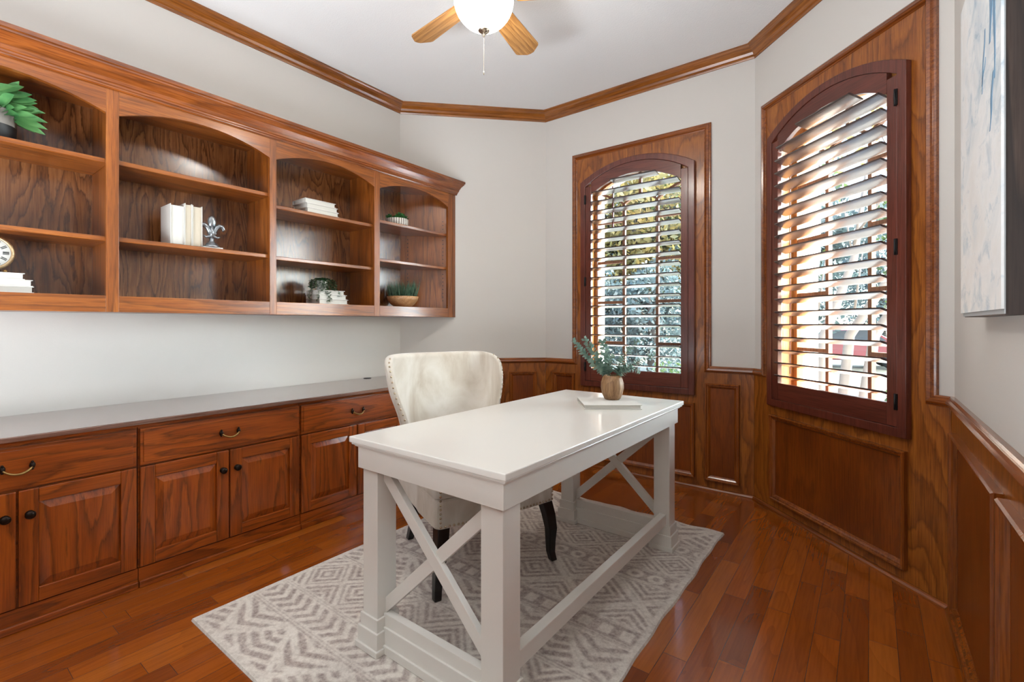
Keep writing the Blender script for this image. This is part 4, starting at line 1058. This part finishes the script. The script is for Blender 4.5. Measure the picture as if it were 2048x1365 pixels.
def tree(label, x, y, h, r, mat, seed, n=2600, size=.16, trunk_r=.13, cz=None, group='trees beyond the windows'):
    root = thing('tree', label, 'tree', (x, y, -.36), group=group)
    R_ = random.Random(seed); pts = [(0, 0, 0), (R_.uniform(-.1, .1), R_.uniform(-.1, .1), h*.35), (R_.uniform(-.3, .3), R_.uniform(-.2, .2), h*.8)]
    tm_ = M(); tm_.tube(pts, [trunk_r, trunk_r*.8, trunk_r*.35], 8)
    for k in range(5):
        a = R_.uniform(0, 2*PI); z0 = h*R_.uniform(.3, .6); tm_.tube([(pts[1][0], pts[1][1], z0), (math.cos(a)*r*.5, math.sin(a)*r*.5, z0+h*.25)], [trunk_r*.4, trunk_r*.12], 6)
    tm_.build('trunk', bark, root)
    foliage('foliage', (0, 0, cz or h*.62), r, n, size, mat, root, seed, (1, 1, .95))
    return root
spec = [('broad green tree seen at the left edge of the far window', -4.6, 11.0, 6.0, 1.9, tree_leaf, 1), ('bluish tree behind the left columns of the far window', -3.0, 14.0, 6.5, 2.2, tree_leaf2, 2),
        ('gold and green tree high in the centre of the far window', -1.9, 12.2, 6.8, 2.1, tree_leaf3, 3), ('green tree at the right side of the far window', -.6, 14.5, 7.0, 2.5, tree_leaf, 4),
        ('low dark bluish tree behind the hedge at the far window centre', -2.3, 10.0, 2.6, 1.25, tree_leaf2, 5), ('low bluish bushy tree near the right jamb of the far window', -.9, 10.6, 2.8, 1.3, tree_leaf2, 6),
        ('bluish tree seen left of the myrtle trunks in the angled window', 1.3, 15.0, 6.0, 2.2, tree_leaf2, 7), ('grey-green tree behind the myrtle in the angled window', 3.6, 25.0, 6.0, 2.6, tree_leaf2, 8), ('distant tree at the right of the angled window', 5.4, 19.0, 7.0, 2.6, tree_leaf, 9)]
for l_, x, y, h, r, mt, sd_ in spec: tree(l_, x, y, h, r, mt, sd_, n=9000 if h > 4 else 7000, size=.085 if h > 4 else .055)
hs = [('clipped sunlit hedge shrub below the far window, left one', -1.95, 6.9, .5, 21), ('clipped sunlit hedge shrub below the far window, middle one', -.45, 6.9, .5, 22), ('clipped sunlit hedge shrub below the far window, right one', 1.05, 6.9, .5, 23)]
for l_, x, y, r, sd_ in hs:
    tag(foliage('hedge_shrub', (x, y, .10), r, 2600, .035, hedge_m, None, sd_, (1.2, .9, .85), .5), l_, 'shrub', 'hedge shrubs outside')
tag(foliage('garden_shrub', (3.9, 8.2, .05), .42, 1800, .05, hedge_m, None, 31, (1.1, .9, .9), .4), 'small bright shrub low at the right of the angled window', 'shrub', 'garden shrubs outside the angled window')
tag(foliage('garden_shrub', (1.45, 5.0, -.02), .3, 1500, .04, hedge_m, None, 32, (1.1, .9, .9), .4), 'small shrub low at the left of the angled window', 'shrub', 'garden shrubs outside the angled window')
cm_ = thing('crape_myrtle', 'multi-stemmed crape myrtle with pale bare trunks outside the angled window', 'tree', (2.62, 6.0, -.36))
R_ = random.Random(9)
for k, (bx, tx) in enumerate([(-.5, -.95), (-.28, -.35), (-.05, .1), (.16, .45), (.38, .9), (.6, 1.1)]):
    pts = [(bx*.5, R_.uniform(-.1, .1), 0), (bx*.8, R_.uniform(-.1, .1), .7), (bx*.95, R_.uniform(-.15, .15), 1.4), (tx*.9, R_.uniform(-.2, .2), 2.2), (tx*1.2, R_.uniform(-.2, .2), 3.4)]
    tk = M(); tk.tube(pts, [.075, .055, .048, .036, .012], 10)
    for q in range(4):
        z_ = R_.uniform(1.5, 3.0); xx = tx*.9; tk.tube([(xx, 0, z_), (xx+R_.uniform(-.5, .5), R_.uniform(-.2, .2), z_+.7)], [.014, .004], 5)
    tk.build('trunk', myrtle, cm_)
foliage('foliage', (0, 0, 3.9), 1.2, 900, .05, tree_leaf3, cm_, 44, (1.3, .8, .5))
# red car parked in the street
red = simple('red_car_paint', '7a1a24', .3, coat=.6, noise=.1, scale=2); tyre = simple('tyre_rubber', '141414', .8); cglass = simple('dark_car_glass', '2a3540', .1, spec=.8)
cr = thing('parked_car', 'red car parked in the street, seen through the angled window', 'car', (2.3, 20.5, -.35), math.radians(8))
body = [(-2.2, .28), (-2.15, .62), (-1.9, .78), (-1.0, .88), (-.55, 1.30), (.75, 1.34), (1.35, .95), (2.05, .86), (2.2, .6), (2.2, .28)]
M().prism(body, -.85, .85, 'y').build('body', red, cr, bevel=.05)
M().prism([(-.92, .92), (-.52, 1.26), (.08, 1.29), (.08, .92)], -.857, -.852, 'y').prism([(.14, .92), (.14, 1.29), (.70, 1.30), (1.18, .95)], -.857, -.852, 'y').build('side_window', cglass, cr)
for wx in (-1.35, 1.35):
    for wy in (-.80, .80):
        w_ = M(Matrix.Translation((wx, wy, .31)) @ Matrix.Rotation(PI/2, 4, 'X')); w_.lathe([(0, -.09), (.22, -.09), (.31, -.07), (.31, .07), (.22, .09), (0, .09)], n=24); w_.build('wheel', tyre, cr)
